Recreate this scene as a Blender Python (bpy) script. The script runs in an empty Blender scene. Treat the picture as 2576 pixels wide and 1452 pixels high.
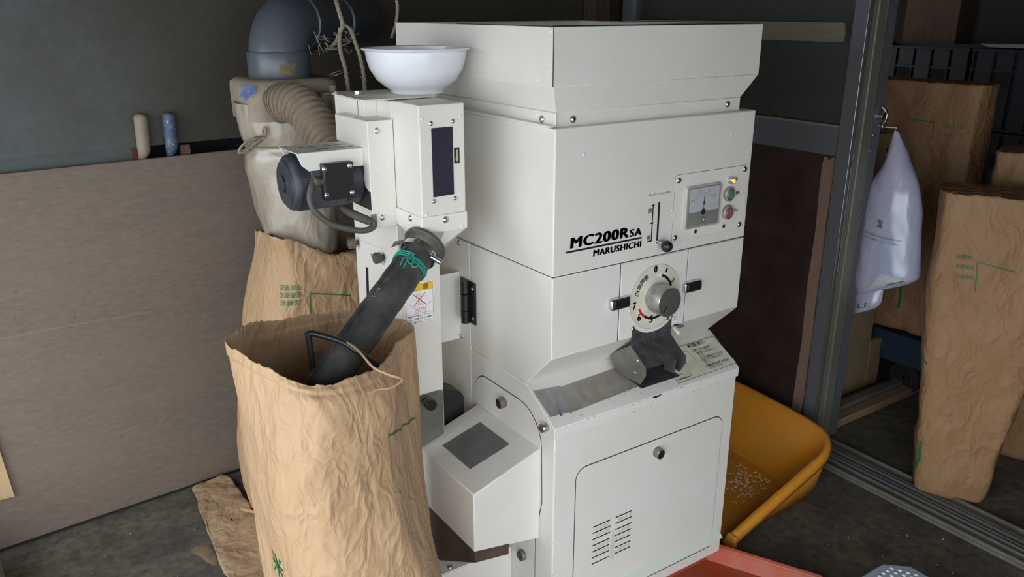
import bpy, bmesh, math, random
import numpy as np
from mathutils import Vector, Matrix, noise
random.seed(7)
scene = bpy.context.scene
COL = scene.collection

# ------------------------------------------------------------------ camera
F_PX = 2056.51
CX, CY = 1288.0, 726.0
CAM = Vector((-0.92846, -1.22873, 1.43486))
RR = Vector((0.82818181, -0.56045953, 0.0))            # camera right
RD = Vector((-0.1815193, -0.26822808, -0.94609959))    # camera down
RF = Vector((0.53025053, 0.78354248, -0.32387584))     # camera forward
cam_data = bpy.data.cameras.new('camera')
cam = bpy.data.objects.new('camera', cam_data)
COL.objects.link(cam)
cam_data.sensor_fit = 'HORIZONTAL'
cam_data.sensor_width = 36.0
cam_data.lens = 36.0 * F_PX / 2576.0
cam_data.clip_start = 0.02
cam.matrix_world = Matrix(((RR.x, -RD.x, -RF.x, CAM.x), (RR.y, -RD.y, -RF.y, CAM.y), (RR.z, -RD.z, -RF.z, CAM.z), (0, 0, 0, 1)))
scene.camera = cam

# ------------------------------------------------------------------ daylight: an overcast sky seen through the open front of the shed
world = bpy.data.worlds.new('overcast_sky')
scene.world = world
world.use_nodes = True
bg = world.node_tree.nodes['Background']
bg.inputs[0].default_value = (0.875, 0.935, 1.0, 1)
bg.inputs[1].default_value = 4.5
scene.view_settings.view_transform = 'Standard'
scene.view_settings.look = 'None'
scene.view_settings.exposure = 0.0
scene.view_settings.gamma = 1.0
scene.view_settings.use_curve_mapping = False
scene.cycles.max_bounces = 8
scene.cycles.use_denoising = True


# ------------------------------------------------------------------ measuring helpers: a pixel of the survey photo on a plane of known depth
def ray(u, v):
    return RR * ((u - CX) / F_PX) + RD * ((v - CY) / F_PX) + RF
def aX(u, v, X):
    d = ray(u, v); return CAM + d * ((X - CAM.x) / d.x)
def aY(u, v, Y):
    d = ray(u, v); return CAM + d * ((Y - CAM.y) / d.y)
def aZ(u, v, Z):
    d = ray(u, v); return CAM + d * ((Z - CAM.z) / d.z)
def aP(u, v, p, n):
    d = ray(u, v); p = Vector(p); n = Vector(n); return CAM + d * ((p - CAM).dot(n) / d.dot(n))


# ------------------------------------------------------------------ materials
MATS = {}
def mat(name, col, rough=0.5, metal=0.0, var=None, bump=None, specks=None, spec=0.5, stretch=None, coat=0.0, trans=0.0, sub=None, emit=None, var2=None):
    """var=(scale, colour2, amount) noise mottling; bump=(scale, strength, kind); specks=(scale, threshold, colour)"""
    m = bpy.data.materials.new(name); m.use_nodes = True
    nt = m.node_tree; N = nt.nodes; L = nt.links
    b = N['Principled BSDF']
    b.inputs['Base Color'].default_value = (*col, 1)
    b.inputs['Roughness'].default_value = rough
    b.inputs['Metallic'].default_value = metal
    b.inputs['Specular IOR Level'].default_value = spec
    if coat: b.inputs['Coat Weight'].default_value = coat; b.inputs['Coat Roughness'].default_value = 0.15
    if trans: b.inputs['Transmission Weight'].default_value = trans
    if emit: b.inputs['Emission Color'].default_value = (*emit[0], 1); b.inputs['Emission Strength'].default_value = emit[1]
    tc = N.new('ShaderNodeTexCoord')
    src = tc.outputs['Object']
    if stretch:
        mp = N.new('ShaderNodeMapping'); mp.inputs['Scale'].default_value = stretch
        L.new(src, mp.inputs['Vector']); src = mp.outputs['Vector']
    cur = None
    def mix(fac_out, c2, prev):
        mx = N.new('ShaderNodeMix'); mx.data_type = 'RGBA'
        L.new(fac_out, mx.inputs['Factor'])
        if prev is None: mx.inputs['A'].default_value = (*col, 1)
        else: L.new(prev, mx.inputs['A'])
        mx.inputs['B'].default_value = (*c2, 1)
        return mx.outputs['Result']
    for vv in (var, var2):
        if vv:
            n = N.new('ShaderNodeTexNoise'); n.inputs['Scale'].default_value = vv[0]; n.inputs['Detail'].default_value = 7; n.inputs['Roughness'].default_value = 0.62
            L.new(src, n.inputs['Vector'])
            r = N.new('ShaderNodeMapRange'); r.inputs['From Min'].default_value = 0.38; r.inputs['From Max'].default_value = 0.68; r.inputs['To Max'].default_value = vv[2]
            L.new(n.outputs['Fac'], r.inputs['Value'])
            cur = mix(r.outputs['Result'], vv[1], cur)
    if specks:
        n = N.new('ShaderNodeTexNoise'); n.inputs['Scale'].default_value = specks[0]; n.inputs['Detail'].default_value = 2
        L.new(tc.outputs['Object'], n.inputs['Vector'])
        r = N.new('ShaderNodeMapRange'); r.inputs['From Min'].default_value = specks[1]; r.inputs['From Max'].default_value = specks[1] + 0.03; r.inputs['To Max'].default_value = specks[3] if len(specks) > 3 else 0.8
        L.new(n.outputs['Fac'], r.inputs['Value'])
        cur = mix(r.outputs['Result'], specks[2], cur)
    if cur: L.new(cur, b.inputs['Base Color'])
    if bump:
        bp = N.new('ShaderNodeBump'); bp.inputs['Strength'].default_value = bump[1]; bp.inputs['Distance'].default_value = 0.004
        if len(bump) > 2:                                   # creased paper: warped Voronoi facets at two scales
            wn_ = N.new('ShaderNodeTexNoise'); wn_.inputs['Scale'].default_value = bump[0] * .5; wn_.inputs['Detail'].default_value = 2; L.new(src, wn_.inputs['Vector'])
            ad = N.new('ShaderNodeVectorMath'); ad.operation = 'MULTIPLY_ADD'; ad.inputs[1].default_value = (.12, .12, .12); L.new(wn_.outputs['Color'], ad.inputs[0]); L.new(src, ad.inputs[2])
            vo = []
            for k_ in (1.0, 2.6):
                v_ = N.new('ShaderNodeTexVoronoi'); v_.inputs['Scale'].default_value = bump[0] * k_; L.new(ad.outputs[0], v_.inputs['Vector']); vo.append(v_)
            n = N.new('ShaderNodeMath'); n.operation = 'MULTIPLY_ADD'; n.inputs[1].default_value = .4; L.new(vo[1].outputs['Distance'], n.inputs[0]); L.new(vo[0].outputs['Distance'], n.inputs[2])
            L.new(n.outputs[0], bp.inputs['Height']); bp.inputs['Distance'].default_value = 0.012
        else:
            n = N.new('ShaderNodeTexNoise'); n.inputs['Scale'].default_value = bump[0]; n.inputs['Detail'].default_value = 5
            L.new(src, n.inputs['Vector']); L.new(n.outputs['Fac'], bp.inputs['Height'])
        L.new(bp.outputs['Normal'], b.inputs['Normal'])
    MATS[name] = m
    return m

CREAM = mat('cream_paint', (0.73, 0.705, 0.655), 0.42, var=(5, (0.655, 0.62, 0.54), 0.5), specks=(160, 0.735, (0.28, 0.24, 0.18), 0.6), bump=(700, 0.05))
CREAM2 = mat('cream_paint_fresh', (0.75, 0.73, 0.685), 0.4, var=(7, (0.68, 0.65, 0.58), 0.35), bump=(700, 0.05))
DIRTY_CREAM = mat('dusty_cream_paint', (0.66, 0.63, 0.53), 0.55, var=(14, (0.42, 0.37, 0.27), 0.6), specks=(240, 0.68, (0.10, 0.09, 0.08), 0.7))
STEEL = mat('brushed_steel', (0.30, 0.285, 0.26), 0.42, 0.8, var=(24, (0.20, 0.175, 0.14), 0.6), stretch=(1.5, 1.5, 1))
DARK_STEEL = mat('dark_dusty_steel', (0.055, 0.055, 0.062), 0.45, 0.4, var=(40, (0.16, 0.15, 0.14), 0.6), specks=(500, 0.66, (0.5, 0.48, 0.45)))
CHROME = mat('bright_zinc', (0.62, 0.63, 0.65), 0.28, 1.0)
ALU = mat('turned_aluminium', (0.52, 0.51, 0.49), 0.34, 0.9, var=(60, (0.38, 0.37, 0.35), 0.7))
BLACKP = mat('black_plastic', (0.012, 0.012, 0.013), 0.35)
BLACKI = mat('black_print', (0.012, 0.011, 0.013), 0.55)
REDI = mat('red_print', (0.55, 0.02, 0.03), 0.55)
BLUEI = mat('blue_print', (0.07, 0.075, 0.22), 0.55)
GREENI = mat('green_print', (0.03, 0.17, 0.045), 0.6)
GREYI = mat('grey_print', (0.22, 0.22, 0.21), 0.6)
WHITEI = mat('white_sticker', (0.82, 0.82, 0.82), 0.4)
PALEI = mat('pale_green_sticker', (0.66, 0.68, 0.56), 0.4, var=(30, (0.52, 0.45, 0.32), 0.55))
YELLOWI = mat('yellow_print', (0.80, 0.50, 0.03), 0.5)
SEAM = mat('dark_seam', (0.05, 0.05, 0.05), 0.8)
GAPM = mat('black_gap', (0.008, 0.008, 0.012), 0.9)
ENAMEL = mat('white_enamel', (0.69, 0.70, 0.745), 0.22, coat=0.3)
MOTORG = mat('blue_grey_motor_paint', (0.026, 0.031, 0.047), 0.5, var=(40, (0.075, 0.068, 0.055), 0.5))
KRAFT = mat('kraft_paper', (0.48, 0.315, 0.18), 0.6, var=(9, (0.41, 0.255, 0.14), 0.5), bump=(30, 0.45, 'CREASED'), spec=0.35, stretch=(1, 1, 0.55))
KRAFT_OLD = mat('dusty_kraft_paper', (0.38, 0.25, 0.145), 0.7, var=(9, (0.46, 0.35, 0.23), 0.7), bump=(24, 0.4, 'CREASED'), spec=0.3)
KRAFT_R = mat('kraft_paper_brown', (0.36, 0.205, 0.10), 0.6, var=(8, (0.29, 0.155, 0.07), 0.6), bump=(24, 0.5, 'CREASED'), spec=0.4, stretch=(1, 1, .6))
HOSEB = mat('dusty_black_hose', (0.022, 0.023, 0.027), 0.5, var=(20, (0.13, 0.12, 0.10), 0.55), bump=(200, 0.1))
RUBBER = mat('old_rubber', (0.05, 0.047, 0.04), 0.6, var=(30, (0.22, 0.19, 0.15), 0.5))
PVC = mat('grey_blue_pvc', (0.068, 0.088, 0.122), 0.33, var=(10, (0.12, 0.112, 0.09), 0.6), specks=(350, 0.67, (0.3, 0.28, 0.22), 0.6))
DUST = mat('bran_dust', (0.255, 0.205, 0.15), 0.9, var=(12, (0.37, 0.325, 0.26), 0.8), bump=(120, 0.3))
CORR = mat('dusty_corrugated_plastic', (0.205, 0.155, 0.105), 0.75, var=(25, (0.285, 0.23, 0.17), 0.7), bump=(150, 0.2))
POLY = mat('dusty_polythene', (0.43, 0.385, 0.315), 0.3, var=(6, (0.24, 0.185, 0.13), 0.85), coat=0.7, bump=(20, 0.35, 'CREASED'), stretch=(1, 1, .5))
PLY = mat('old_plywood', (0.178, 0.134, 0.104), 0.75, var=(3.0, (0.130, 0.106, 0.090), 0.65), var2=(46, (0.225, 0.182, 0.142), 0.55), stretch=(0.8, 1, 2.6), bump=(90, 0.2), specks=(70, 0.72, (0.07, 0.055, 0.045), 0.5))
CONC = mat('concrete_floor', (0.086, 0.078, 0.066), 0.85, var=(6, (0.215, 0.185, 0.13), 0.85), var2=(34, (0.036, 0.034, 0.031), 0.75), bump=(90, 0.25), specks=(200, 0.71, (0.42, 0.38, 0.28)))
ALUF = mat('dirty_aluminium_frame', (0.150, 0.160, 0.185), 0.42, 0.25, var=(9, (0.17, 0.155, 0.125), 0.7), stretch=(1, 1, 0.3))
ALUF2 = mat('weathered_aluminium_frame', (0.215, 0.205, 0.170), 0.5, 0.2, var=(10, (0.14, 0.132, 0.112), 0.8), stretch=(1, 1, 0.3))
ALUB = mat('bright_aluminium_edge', (0.62, 0.63, 0.65), 0.25, 0.9)
BROWNP = mat('dark_brown_door_panel', (0.034, 0.016, 0.014), 0.5, var=(10, (0.075, 0.055, 0.045), 0.5), specks=(300, 0.7, (0.2, 0.16, 0.13), 0.5))
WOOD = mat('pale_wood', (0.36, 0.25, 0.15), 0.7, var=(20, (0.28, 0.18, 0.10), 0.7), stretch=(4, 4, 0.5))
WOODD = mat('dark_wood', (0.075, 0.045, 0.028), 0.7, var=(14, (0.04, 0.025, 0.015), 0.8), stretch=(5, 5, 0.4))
WOODP = mat('new_plywood', (0.52, 0.37, 0.20), 0.65, var=(14, (0.44, 0.29, 0.14), 0.6), stretch=(5, 5, 0.6))
ORANGEY = mat('orange_yellow_plastic', (0.86, 0.35, 0.028), 0.38, var=(7, (0.62, 0.30, 0.09), 0.5), bump=(60, 0.05))
REDO = mat('red_orange_plastic', (0.40, 0.062, 0.018), 0.45, var=(9, (0.32, 0.17, 0.13), 0.7), bump=(60, 0.05))
RICE = mat('rice_grains', (0.72, 0.65, 0.52), 0.6)
BAGP = mat('translucent_lilac_polythene', (0.40, 0.47, 0.62), 0.25, coat=0.6, var=(5, (0.56, 0.44, 0.56), 0.8), bump=(16, 0.3, 'CREASED'), stretch=(1, 1, .35))
NAVY = mat('navy_crate_plastic', (0.0045, 0.0055, 0.0105), 0.55)
BLUEC = mat('blue_cart_plastic', (0.014, 0.040, 0.068), 0.6)
IRON = mat('cast_iron', (0.035, 0.033, 0.032), 0.6, 0.5)
GREYPL = mat('light_grey_plastic', (0.36, 0.40, 0.47), 0.45)
ROPE = mat('dusty_rope', (0.30, 0.26, 0.20), 0.9, bump=(300, 0.4))
GREENS = mat('green_twine', (0.015, 0.30, 0.22), 0.5)
BLUEH = mat('worn_blue_paint', (0.022, 0.075, 0.165), 0.6, var=(40, (0.22, 0.20, 0.16), 0.7), specks=(120, 0.66, (0.5, 0.42, 0.15)))
BEIGEH = mat('worn_beige_handle', (0.25, 0.215, 0.16), 0.7, var=(40, (0.20, 0.17, 0.12), 0.6))
RUST = mat('rusty_brown_steel', (0.085, 0.055, 0.04), 0.55, 0.3, var=(12, (0.16, 0.11, 0.075), 0.7))
GREYCLOTH = mat('grey_sackcloth', (0.20, 0.19, 0.165), 0.9, bump=(120, 0.4))
WINDOWD = mat('dark_smoked_window', (0.035, 0.034, 0.05), 0.15, coat=0.4, specks=(400, 0.70, (0.3, 0.28, 0.26), 0.5))
WINDOWG = mat('dusty_grey_window', (0.12, 0.115, 0.12), 0.35, var=(20, (0.17, 0.165, 0.16), 0.6), specks=(500, 0.67, (0.45, 0.43, 0.42), 0.6))

def glass_mat(name, tint, alpha, rough=0.08):
    m = bpy.data.materials.new(name); m.use_nodes = True
    nt = m.node_tree; N = nt.nodes; L = nt.links
    N.remove(N['Principled BSDF'])
    out = N['Material Output']
    tr = N.new('ShaderNodeBsdfTransparent'); tr.inputs[0].default_value = (*tint, 1)
    gl = N.new('ShaderNodeBsdfGlossy'); gl.inputs['Roughness'].default_value = rough; gl.inputs[0].default_value = (0.9, 0.95, 0.92, 1)
    df = N.new('ShaderNodeBsdfDiffuse'); df.inputs[0].default_value = (0.30, 0.30, 0.27, 1)
    lw = N.new('ShaderNodeLayerWeight'); lw.inputs['Blend'].default_value = 0.5
    pw = N.new('ShaderNodeMath'); pw.operation = 'POWER'; pw.inputs[1].default_value = 4.0; L.new(lw.outputs['Facing'], pw.inputs[0])
    fr = N.new('ShaderNodeMath'); fr.operation = 'MULTIPLY_ADD'; fr.inputs[1].default_value = 0.8; fr.inputs[2].default_value = 0.03; L.new(pw.outputs[0], fr.inputs[0])
    m1 = N.new('ShaderNodeMixShader'); m2 = N.new('ShaderNodeMixShader')
    L.new(fr.outputs[0], m1.inputs[0]); L.new(tr.outputs[0], m1.inputs[1]); L.new(gl.outputs[0], m1.inputs[2])
    m2.inputs[0].default_value = alpha
    L.new(m1.outputs[0], m2.inputs[1]); L.new(df.outputs[0], m2.inputs[2]); L.new(m2.outputs[0], out.inputs[0])
    MATS[name] = m
    return m
GLASS = glass_mat('dusty_window_glass', (0.75, 0.8, 0.76), 0.10)
METERGLASS = glass_mat('clear_meter_cover', (0.96, 0.96, 0.95), 0.05)


# ------------------------------------------------------------------ mesh helpers
class MB:
    def __init__(self): self.v = []; self.f = []
    def add(self, vs, fs):
        o = len(self.v); self.v += [tuple(p) for p in vs]; self.f += [tuple(i + o for i in f) for f in fs]; return self
    def box(self, x0, x1, y0, y1, z0, z1):
        x0, x1 = min(x0, x1), max(x0, x1); y0, y1 = min(y0, y1), max(y0, y1); z0, z1 = min(z0, z1), max(z0, z1)
        return self.hexa([(x0, y0, z0), (x1, y0, z0), (x1, y1, z0), (x0, y1, z0), (x0, y0, z1), (x1, y0, z1), (x1, y1, z1), (x0, y1, z1)])
    def hexa(self, p):
        return self.add(p, [(0, 3, 2, 1), (4, 5, 6, 7), (0, 1, 5, 4), (1, 2, 6, 5), (2, 3, 7, 6), (3, 0, 4, 7)])
    def prism(self, poly, axis, a, b):
        """poly of 2-D points; axis x: (y,z), y: (x,z), z: (x,y)"""
        n = len(poly)
        def P(p, c): return {'x': (c, p[0], p[1]), 'y': (p[0], c, p[1]), 'z': (p[0], p[1], c)}[axis]
        vs = [P(p, a) for p in poly] + [P(p, b) for p in poly]
        fs = [tuple(range(n)), tuple(range(2 * n - 1, n - 1, -1))] + [(i, i + n, (i + 1) % n + n, (i + 1) % n) for i in range(n)]
        return self.add(vs, fs)
    def slab(self, poly3, nrm, th):
        """flat 3-D polygon given thickness along nrm"""
        n = len(poly3); nv = Vector(nrm).normalized() * th
        a = [Vector(p) for p in poly3]; b = [p + nv for p in a]
        return self.add(a + b, [tuple(range(n - 1, -1, -1)), tuple(range(n, 2 * n))] + [(i, (i + 1) % n, (i + 1) % n + n, i + n) for i in range(n)])
    def cyl(self, p0, p1, r0, r1=None, seg=24, cap=True):
        r1 = r0 if r1 is None else r1
        return self.tube([p0, p1], [r0, r1], seg, cap)
    def tube(self, pts, r, seg=10, cap=True, up=None):
        pts = [Vector(p) for p in pts]; n = len(pts)
        rs = r if isinstance(r, (list, tuple)) else [r] * n
        o = len(self.v); prev = None
        for i, p in enumerate(pts):
            t = (pts[min(i + 1, n - 1)] - pts[max(i - 1, 0)])
            t = t.normalized() if t.length > 1e-9 else Vector((0, 0, 1))
            if prev is None:
                u = Vector(up) if up else (Vector((0, 0, 1)) if abs(t.z) < 0.9 else Vector((1, 0, 0)))
            else: u = prev
            u = (u - t * u.dot(t)).normalized(); w = t.cross(u); prev = u
            for k in range(seg):
                a = 2 * math.pi * k / seg
                self.v.append(tuple(p + (u * math.cos(a) + w * math.sin(a)) * rs[i]))
        for i in range(n - 1):
            for k in range(seg):
                a = o + i * seg + k; b = o + i * seg + (k + 1) % seg
                self.f.append((a, b, b + seg, a + seg))
        if cap:
            self.f.append(tuple(o + k for k in range(seg - 1, -1, -1)))
            self.f.append(tuple(o + (n - 1) * seg + k for k in range(seg)))
        return self
    def lathe(self, prof, c, ax=(0, 0, 1), seg=48, closed=False):
        c = Vector(c); ax = Vector(ax).normalized()
        u = Vector((1, 0, 0)) if abs(ax.x) < 0.9 else Vector((0, 1, 0)); u = (u - ax * u.dot(ax)).normalized(); w = ax.cross(u)
        o = len(self.v); n = len(prof)
        for (r, h) in prof:
            for k in range(seg):
                a = 2 * math.pi * k / seg
                self.v.append(tuple(c + ax * h + (u * math.cos(a) + w * math.sin(a)) * max(r, 1e-5)))
        for i in range(n if closed else n - 1):
            j = (i + 1) % n
            for k in range(seg):
                a = o + i * seg + k; b = o + i * seg + (k + 1) % seg; c2 = o + j * seg + (k + 1) % seg; d = o + j * seg + k
                self.f.append((a, b, c2, d))
        return self
    def sphere(self, c, r, seg=20, rings=12, sq=(1, 1, 1)):
        c = Vector(c); o = len(self.v)
        for i in range(rings + 1):
            th = math.pi * i / rings
            for k in range(seg):
                a = 2 * math.pi * k / seg
                self.v.append((c.x + sq[0] * r * math.sin(th) * math.cos(a), c.y + sq[1] * r * math.sin(th) * math.sin(a), c.z + sq[2] * r * math.cos(th)))
        for i in range(rings):
            for k in range(seg):
                a = o + i * seg + k; b = o + i * seg + (k + 1) % seg
                self.f.append((a, a + seg, b + seg, b))
        return self
    def loft(self, loops, cap0=True, cap1=True):
        o = len(self.v); n = len(loops[0])
        for lp in loops: self.v += [tuple(p) for p in lp]
        for i in range(len(loops) - 1):
            for k in range(n):
                a = o + i * n + k; b = o + i * n + (k + 1) % n
                self.f.append((a, b, b + n, a + n))
        if cap0: self.f.append(tuple(o + k for k in range(n - 1, -1, -1)))
        if cap1: self.f.append(tuple(o + (len(loops) - 1) * n + k for k in range(n)))
        return self
    def build(self, name, material, parent=None, smooth=None, bevel=0.0, seg=2, solid=0.0, merge=False, fix=True, sub=0):
        me = bpy.data.meshes.new(name)
        me.from_pydata(self.v, [], self.f); me.validate(); me.update()
        if merge or fix:
            bm = bmesh.new(); bm.from_mesh(me)
            if merge: bmesh.ops.remove_doubles(bm, verts=bm.verts, dist=1e-5)
            if fix: bmesh.ops.recalc_face_normals(bm, faces=bm.faces)
            bm.to_mesh(me); bm.free()
        return link(name, me, material, parent, smooth, bevel, seg, solid, sub)

def link(name, me, material, parent=None, smooth=None, bevel=0.0, seg=2, solid=0.0, sub=0):
    o = bpy.data.objects.new(name, me); COL.objects.link(o)
    if material:
        me.materials.clear()
        me.materials.append(material)
    if smooth is not None or bevel:
        for p in me.polygons: p.use_smooth = True
        me.set_sharp_from_angle(angle=math.radians(35 if smooth is None else smooth))
    if solid:
        md = o.modifiers.new('thickness', 'SOLIDIFY'); md.thickness = solid; md.offset = 0
    if bevel:
        md = o.modifiers.new('edges', 'BEVEL'); md.width = bevel; md.segments = seg; md.limit_method = 'ANGLE'; md.angle_limit = math.radians(40); md.use_clamp_overlap = True
        md.harden_normals = False
    if sub:
        md = o.modifiers.new('sub', 'SUBSURF'); md.levels = sub; md.render_levels = sub
    if parent: put(o, parent)
    return o

def put(o, parent):
    o.parent = parent
    o.matrix_parent_inverse = BASE_INV.get(parent.name, Matrix.Identity(4))
BASE_INV = {}
def tag(o, label, cat=None, group=None, kind=None):
    if label: o['label'] = label
    if cat: o['category'] = cat
    if group: o['group'] = group
    if kind: o['kind'] = kind
    return o
def thing(name, label, cat, loc=(0, 0, 0), group=None):
    o = bpy.data.objects.new(name, None); COL.objects.link(o); o.location = loc; o.empty_display_size = 0.05
    BASE_INV[o.name] = Matrix.Translation(-Vector(loc))
    return tag(o, label, cat, group)
def box(name, m, parent, x0, x1, y0, y1, z0, z1, bevel=0.0, seg=2):
    return MB().box(x0, x1, y0, y1, z0, z1).build(name, m, parent, bevel=bevel, seg=seg)
def struct(o, label=None): return tag(o, label, kind='structure')

def rrect(x0, x1, y0, y1, r, n=5, corners=(1, 1, 1, 1)):
    """rounded rectangle outline, corners order: (x1,y1) (x0,y1) (x0,y0) (x1,y0)"""
    pts = []
    for i, (cx, cy, a0) in enumerate(((x1, y1, 0), (x0, y1, 90), (x0, y0, 180), (x1, y0, 270))):
        rr = r * corners[i]
        if rr <= 0: pts.append((cx, cy)); continue
        ox = cx - rr if i in (0, 3) else cx + rr; oy = cy - rr if i in (0, 1) else cy + rr
        for k in range(n + 1):
            a = math.radians(a0 + 90 * k / n); pts.append((ox + rr * math.cos(a), oy + rr * math.sin(a)))
    return pts

def catmull(P, closed, t):
    n = len(P)
    if closed:
        t = t % 1.0 * n; i = int(t) % n; f = t - int(t)
        a, b, c, d = P[(i - 1) % n], P[i], P[(i + 1) % n], P[(i + 2) % n]
    else:
        t = min(max(t, 0.0), 1.0) * (n - 1); i = min(int(t), n - 2); f = t - i
        b, c = P[i], P[i + 1]
        a = P[i - 1] if i > 0 else b * 2 - c
        d = P[i + 2] if i + 2 < n else c * 2 - b
    return (b * 2 + (c - a) * f + (a * 2 - b * 5 + c * 4 - d) * (f * f) + (b * 3 - a - c * 3 + d) * (f ** 3)) * 0.5
def cr_weights(n, closed, t):
    """Catmull-Rom weights of n control values at t"""
    w = [0.0] * n
    if closed:
        t = t % 1.0 * n; i = int(t) % n; f = t - int(t); idx = [(i - 1) % n, i, (i + 1) % n, (i + 2) % n]
    else:
        t = min(max(t, 0.0), 1.0) * (n - 1); i = min(int(t), n - 2); f = t - i; idx = [i - 1, i, i + 1, i + 2]
    k = [(-f + 2 * f * f - f ** 3) / 2, (2 - 5 * f * f + 3 * f ** 3) / 2, (f + 4 * f * f - 3 * f ** 3) / 2, (-f * f + f ** 3) / 2]
    for a, b in zip(idx, k):
        if a < 0: w[0] += 2 * b; w[1] -= b
        elif a > n - 1: w[n - 1] += 2 * b; w[n - 2] -= b
        else: w[a] += b
    return w
def spline(P, n, closed=False):
    P = [Vector(p) for p in P]
    return [catmull(P, closed, k / (n if closed else n - 1)) for k in range(n)]

# ------------------------------------------------------------------ flat lettering as thin meshes, fitted to a box on a plane
def text_verts(s, bold=0.0, shear=0.0, space=1.0):
    cu = bpy.data.curves.new('lettering', 'FONT'); cu.body = s; cu.size = 1.0; cu.shear = shear; cu.space_character = space
    cu.resolution_u = 3; cu.fill_mode = 'FRONT'
    ob = bpy.data.objects.new('lettering', cu)
    me = bpy.data.meshes.new_from_object(ob)
    vs = [v.co.copy() for v in me.vertices]; fs = [tuple(p.vertices) for p in me.polygons]
    bpy.data.objects.remove(ob); bpy.data.curves.remove(cu); bpy.data.meshes.remove(me)
    if bold:
        n0 = len(vs); V0 = list(vs); F0 = list(fs)
        for dx, dy in ((-bold, 0), (bold, 0), (bold * .5, bold * .35), (-bold * .5, -bold * .35)):
            o_ = len(vs); vs += [v + Vector((dx, dy, 0)) for v in V0]; fs += [tuple(i + o_ for i in f) for f in F0]
    return vs, fs
def text_on(name, s, o, ex, ez, m, parent, bold=0.0, shear=0.0, rot=0.0, space=1.0):
    """fit the lettering into the parallelogram o + a*ex + b*ez"""
    vs, fs = text_verts(s, bold, shear, space)
    if not vs: return None
    x0 = min(v.x for v in vs); x1 = max(v.x for v in vs); y0 = min(v.y for v in vs); y1 = max(v.y for v in vs)
    o = Vector(o); ex = Vector(ex); ez = Vector(ez)
    mb = MB(); c, sn = math.cos(rot), math.sin(rot)
    out = []
    for v in vs:
        a = (v.x - x0) / max(x1 - x0, 1e-6) - 0.5; b = (v.y - y0) / max(y1 - y0, 1e-6) - 0.5
        if rot:
            w, h = ex.length, ez.length
            aa, bb = a * w, b * h
            aa, bb = aa * c - bb * sn, aa * sn + bb * c
            a, b = aa / w, bb / h
        out.append(o + ex * (a + 0.5) + ez * (b + 0.5))
    mb.add(out, fs)
    return mb.build(name, m, parent, fix=False)
DY = 0.0009
def ftext(name, s, x0, x1, z0, z1, m, parent, y=-DY, **k):
    return text_on(name, s, (x0, y, z0), (x1 - x0, 0, 0), (0, 0, z1 - z0), m, parent, **k)
def fplate(name, poly, m, parent, y0, th, bevel=0.0):
    """plate facing the front (-Y): poly of (x,z); its face stands at y0-th"""
    return MB().prism(poly, 'y', y0, y0 - th).build(name, m, parent, bevel=bevel)
def screw(name, c, nrm, r, parent, m=None, slot=True):
    """pan-head screw with a cross recess"""
    n = Vector(nrm).normalized()
    o = MB().lathe([(r * 1.15, 0), (r * 1.15, r * 0.12), (r, r * 0.15), (r * 0.86, r * 0.45), (r * 0.5, r * 0.62), (0.0, r * 0.66)], c, n, 16).build(name, m or CHROME, parent, smooth=50)
    return o
def rivet(c, nrm, parent, r=0.0032):
    return screw('rivet', c, nrm, r, parent, CREAM2)
def lock_knob(c, nrm, r, h, parent, name='lock_knob', m=None):
    n = Vector(nrm).normalized(); c = Vector(c)
    k = MB().lathe([(r * 0.9, 0), (r, h * 0.1), (r, h), (r * 0.86, h * 1.08), (r * 0.8, h), (0, h)], c, n, 24).build(name, m or STEEL, parent, smooth=40)
    MB().lathe([(r * 0.78, 0), (r * 0.78, r * 0.1), (0, r * 0.12)], c + n * h * 0.99, n, 20).build('lock_face', BLACKP, k, smooth=40)
    return k

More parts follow.
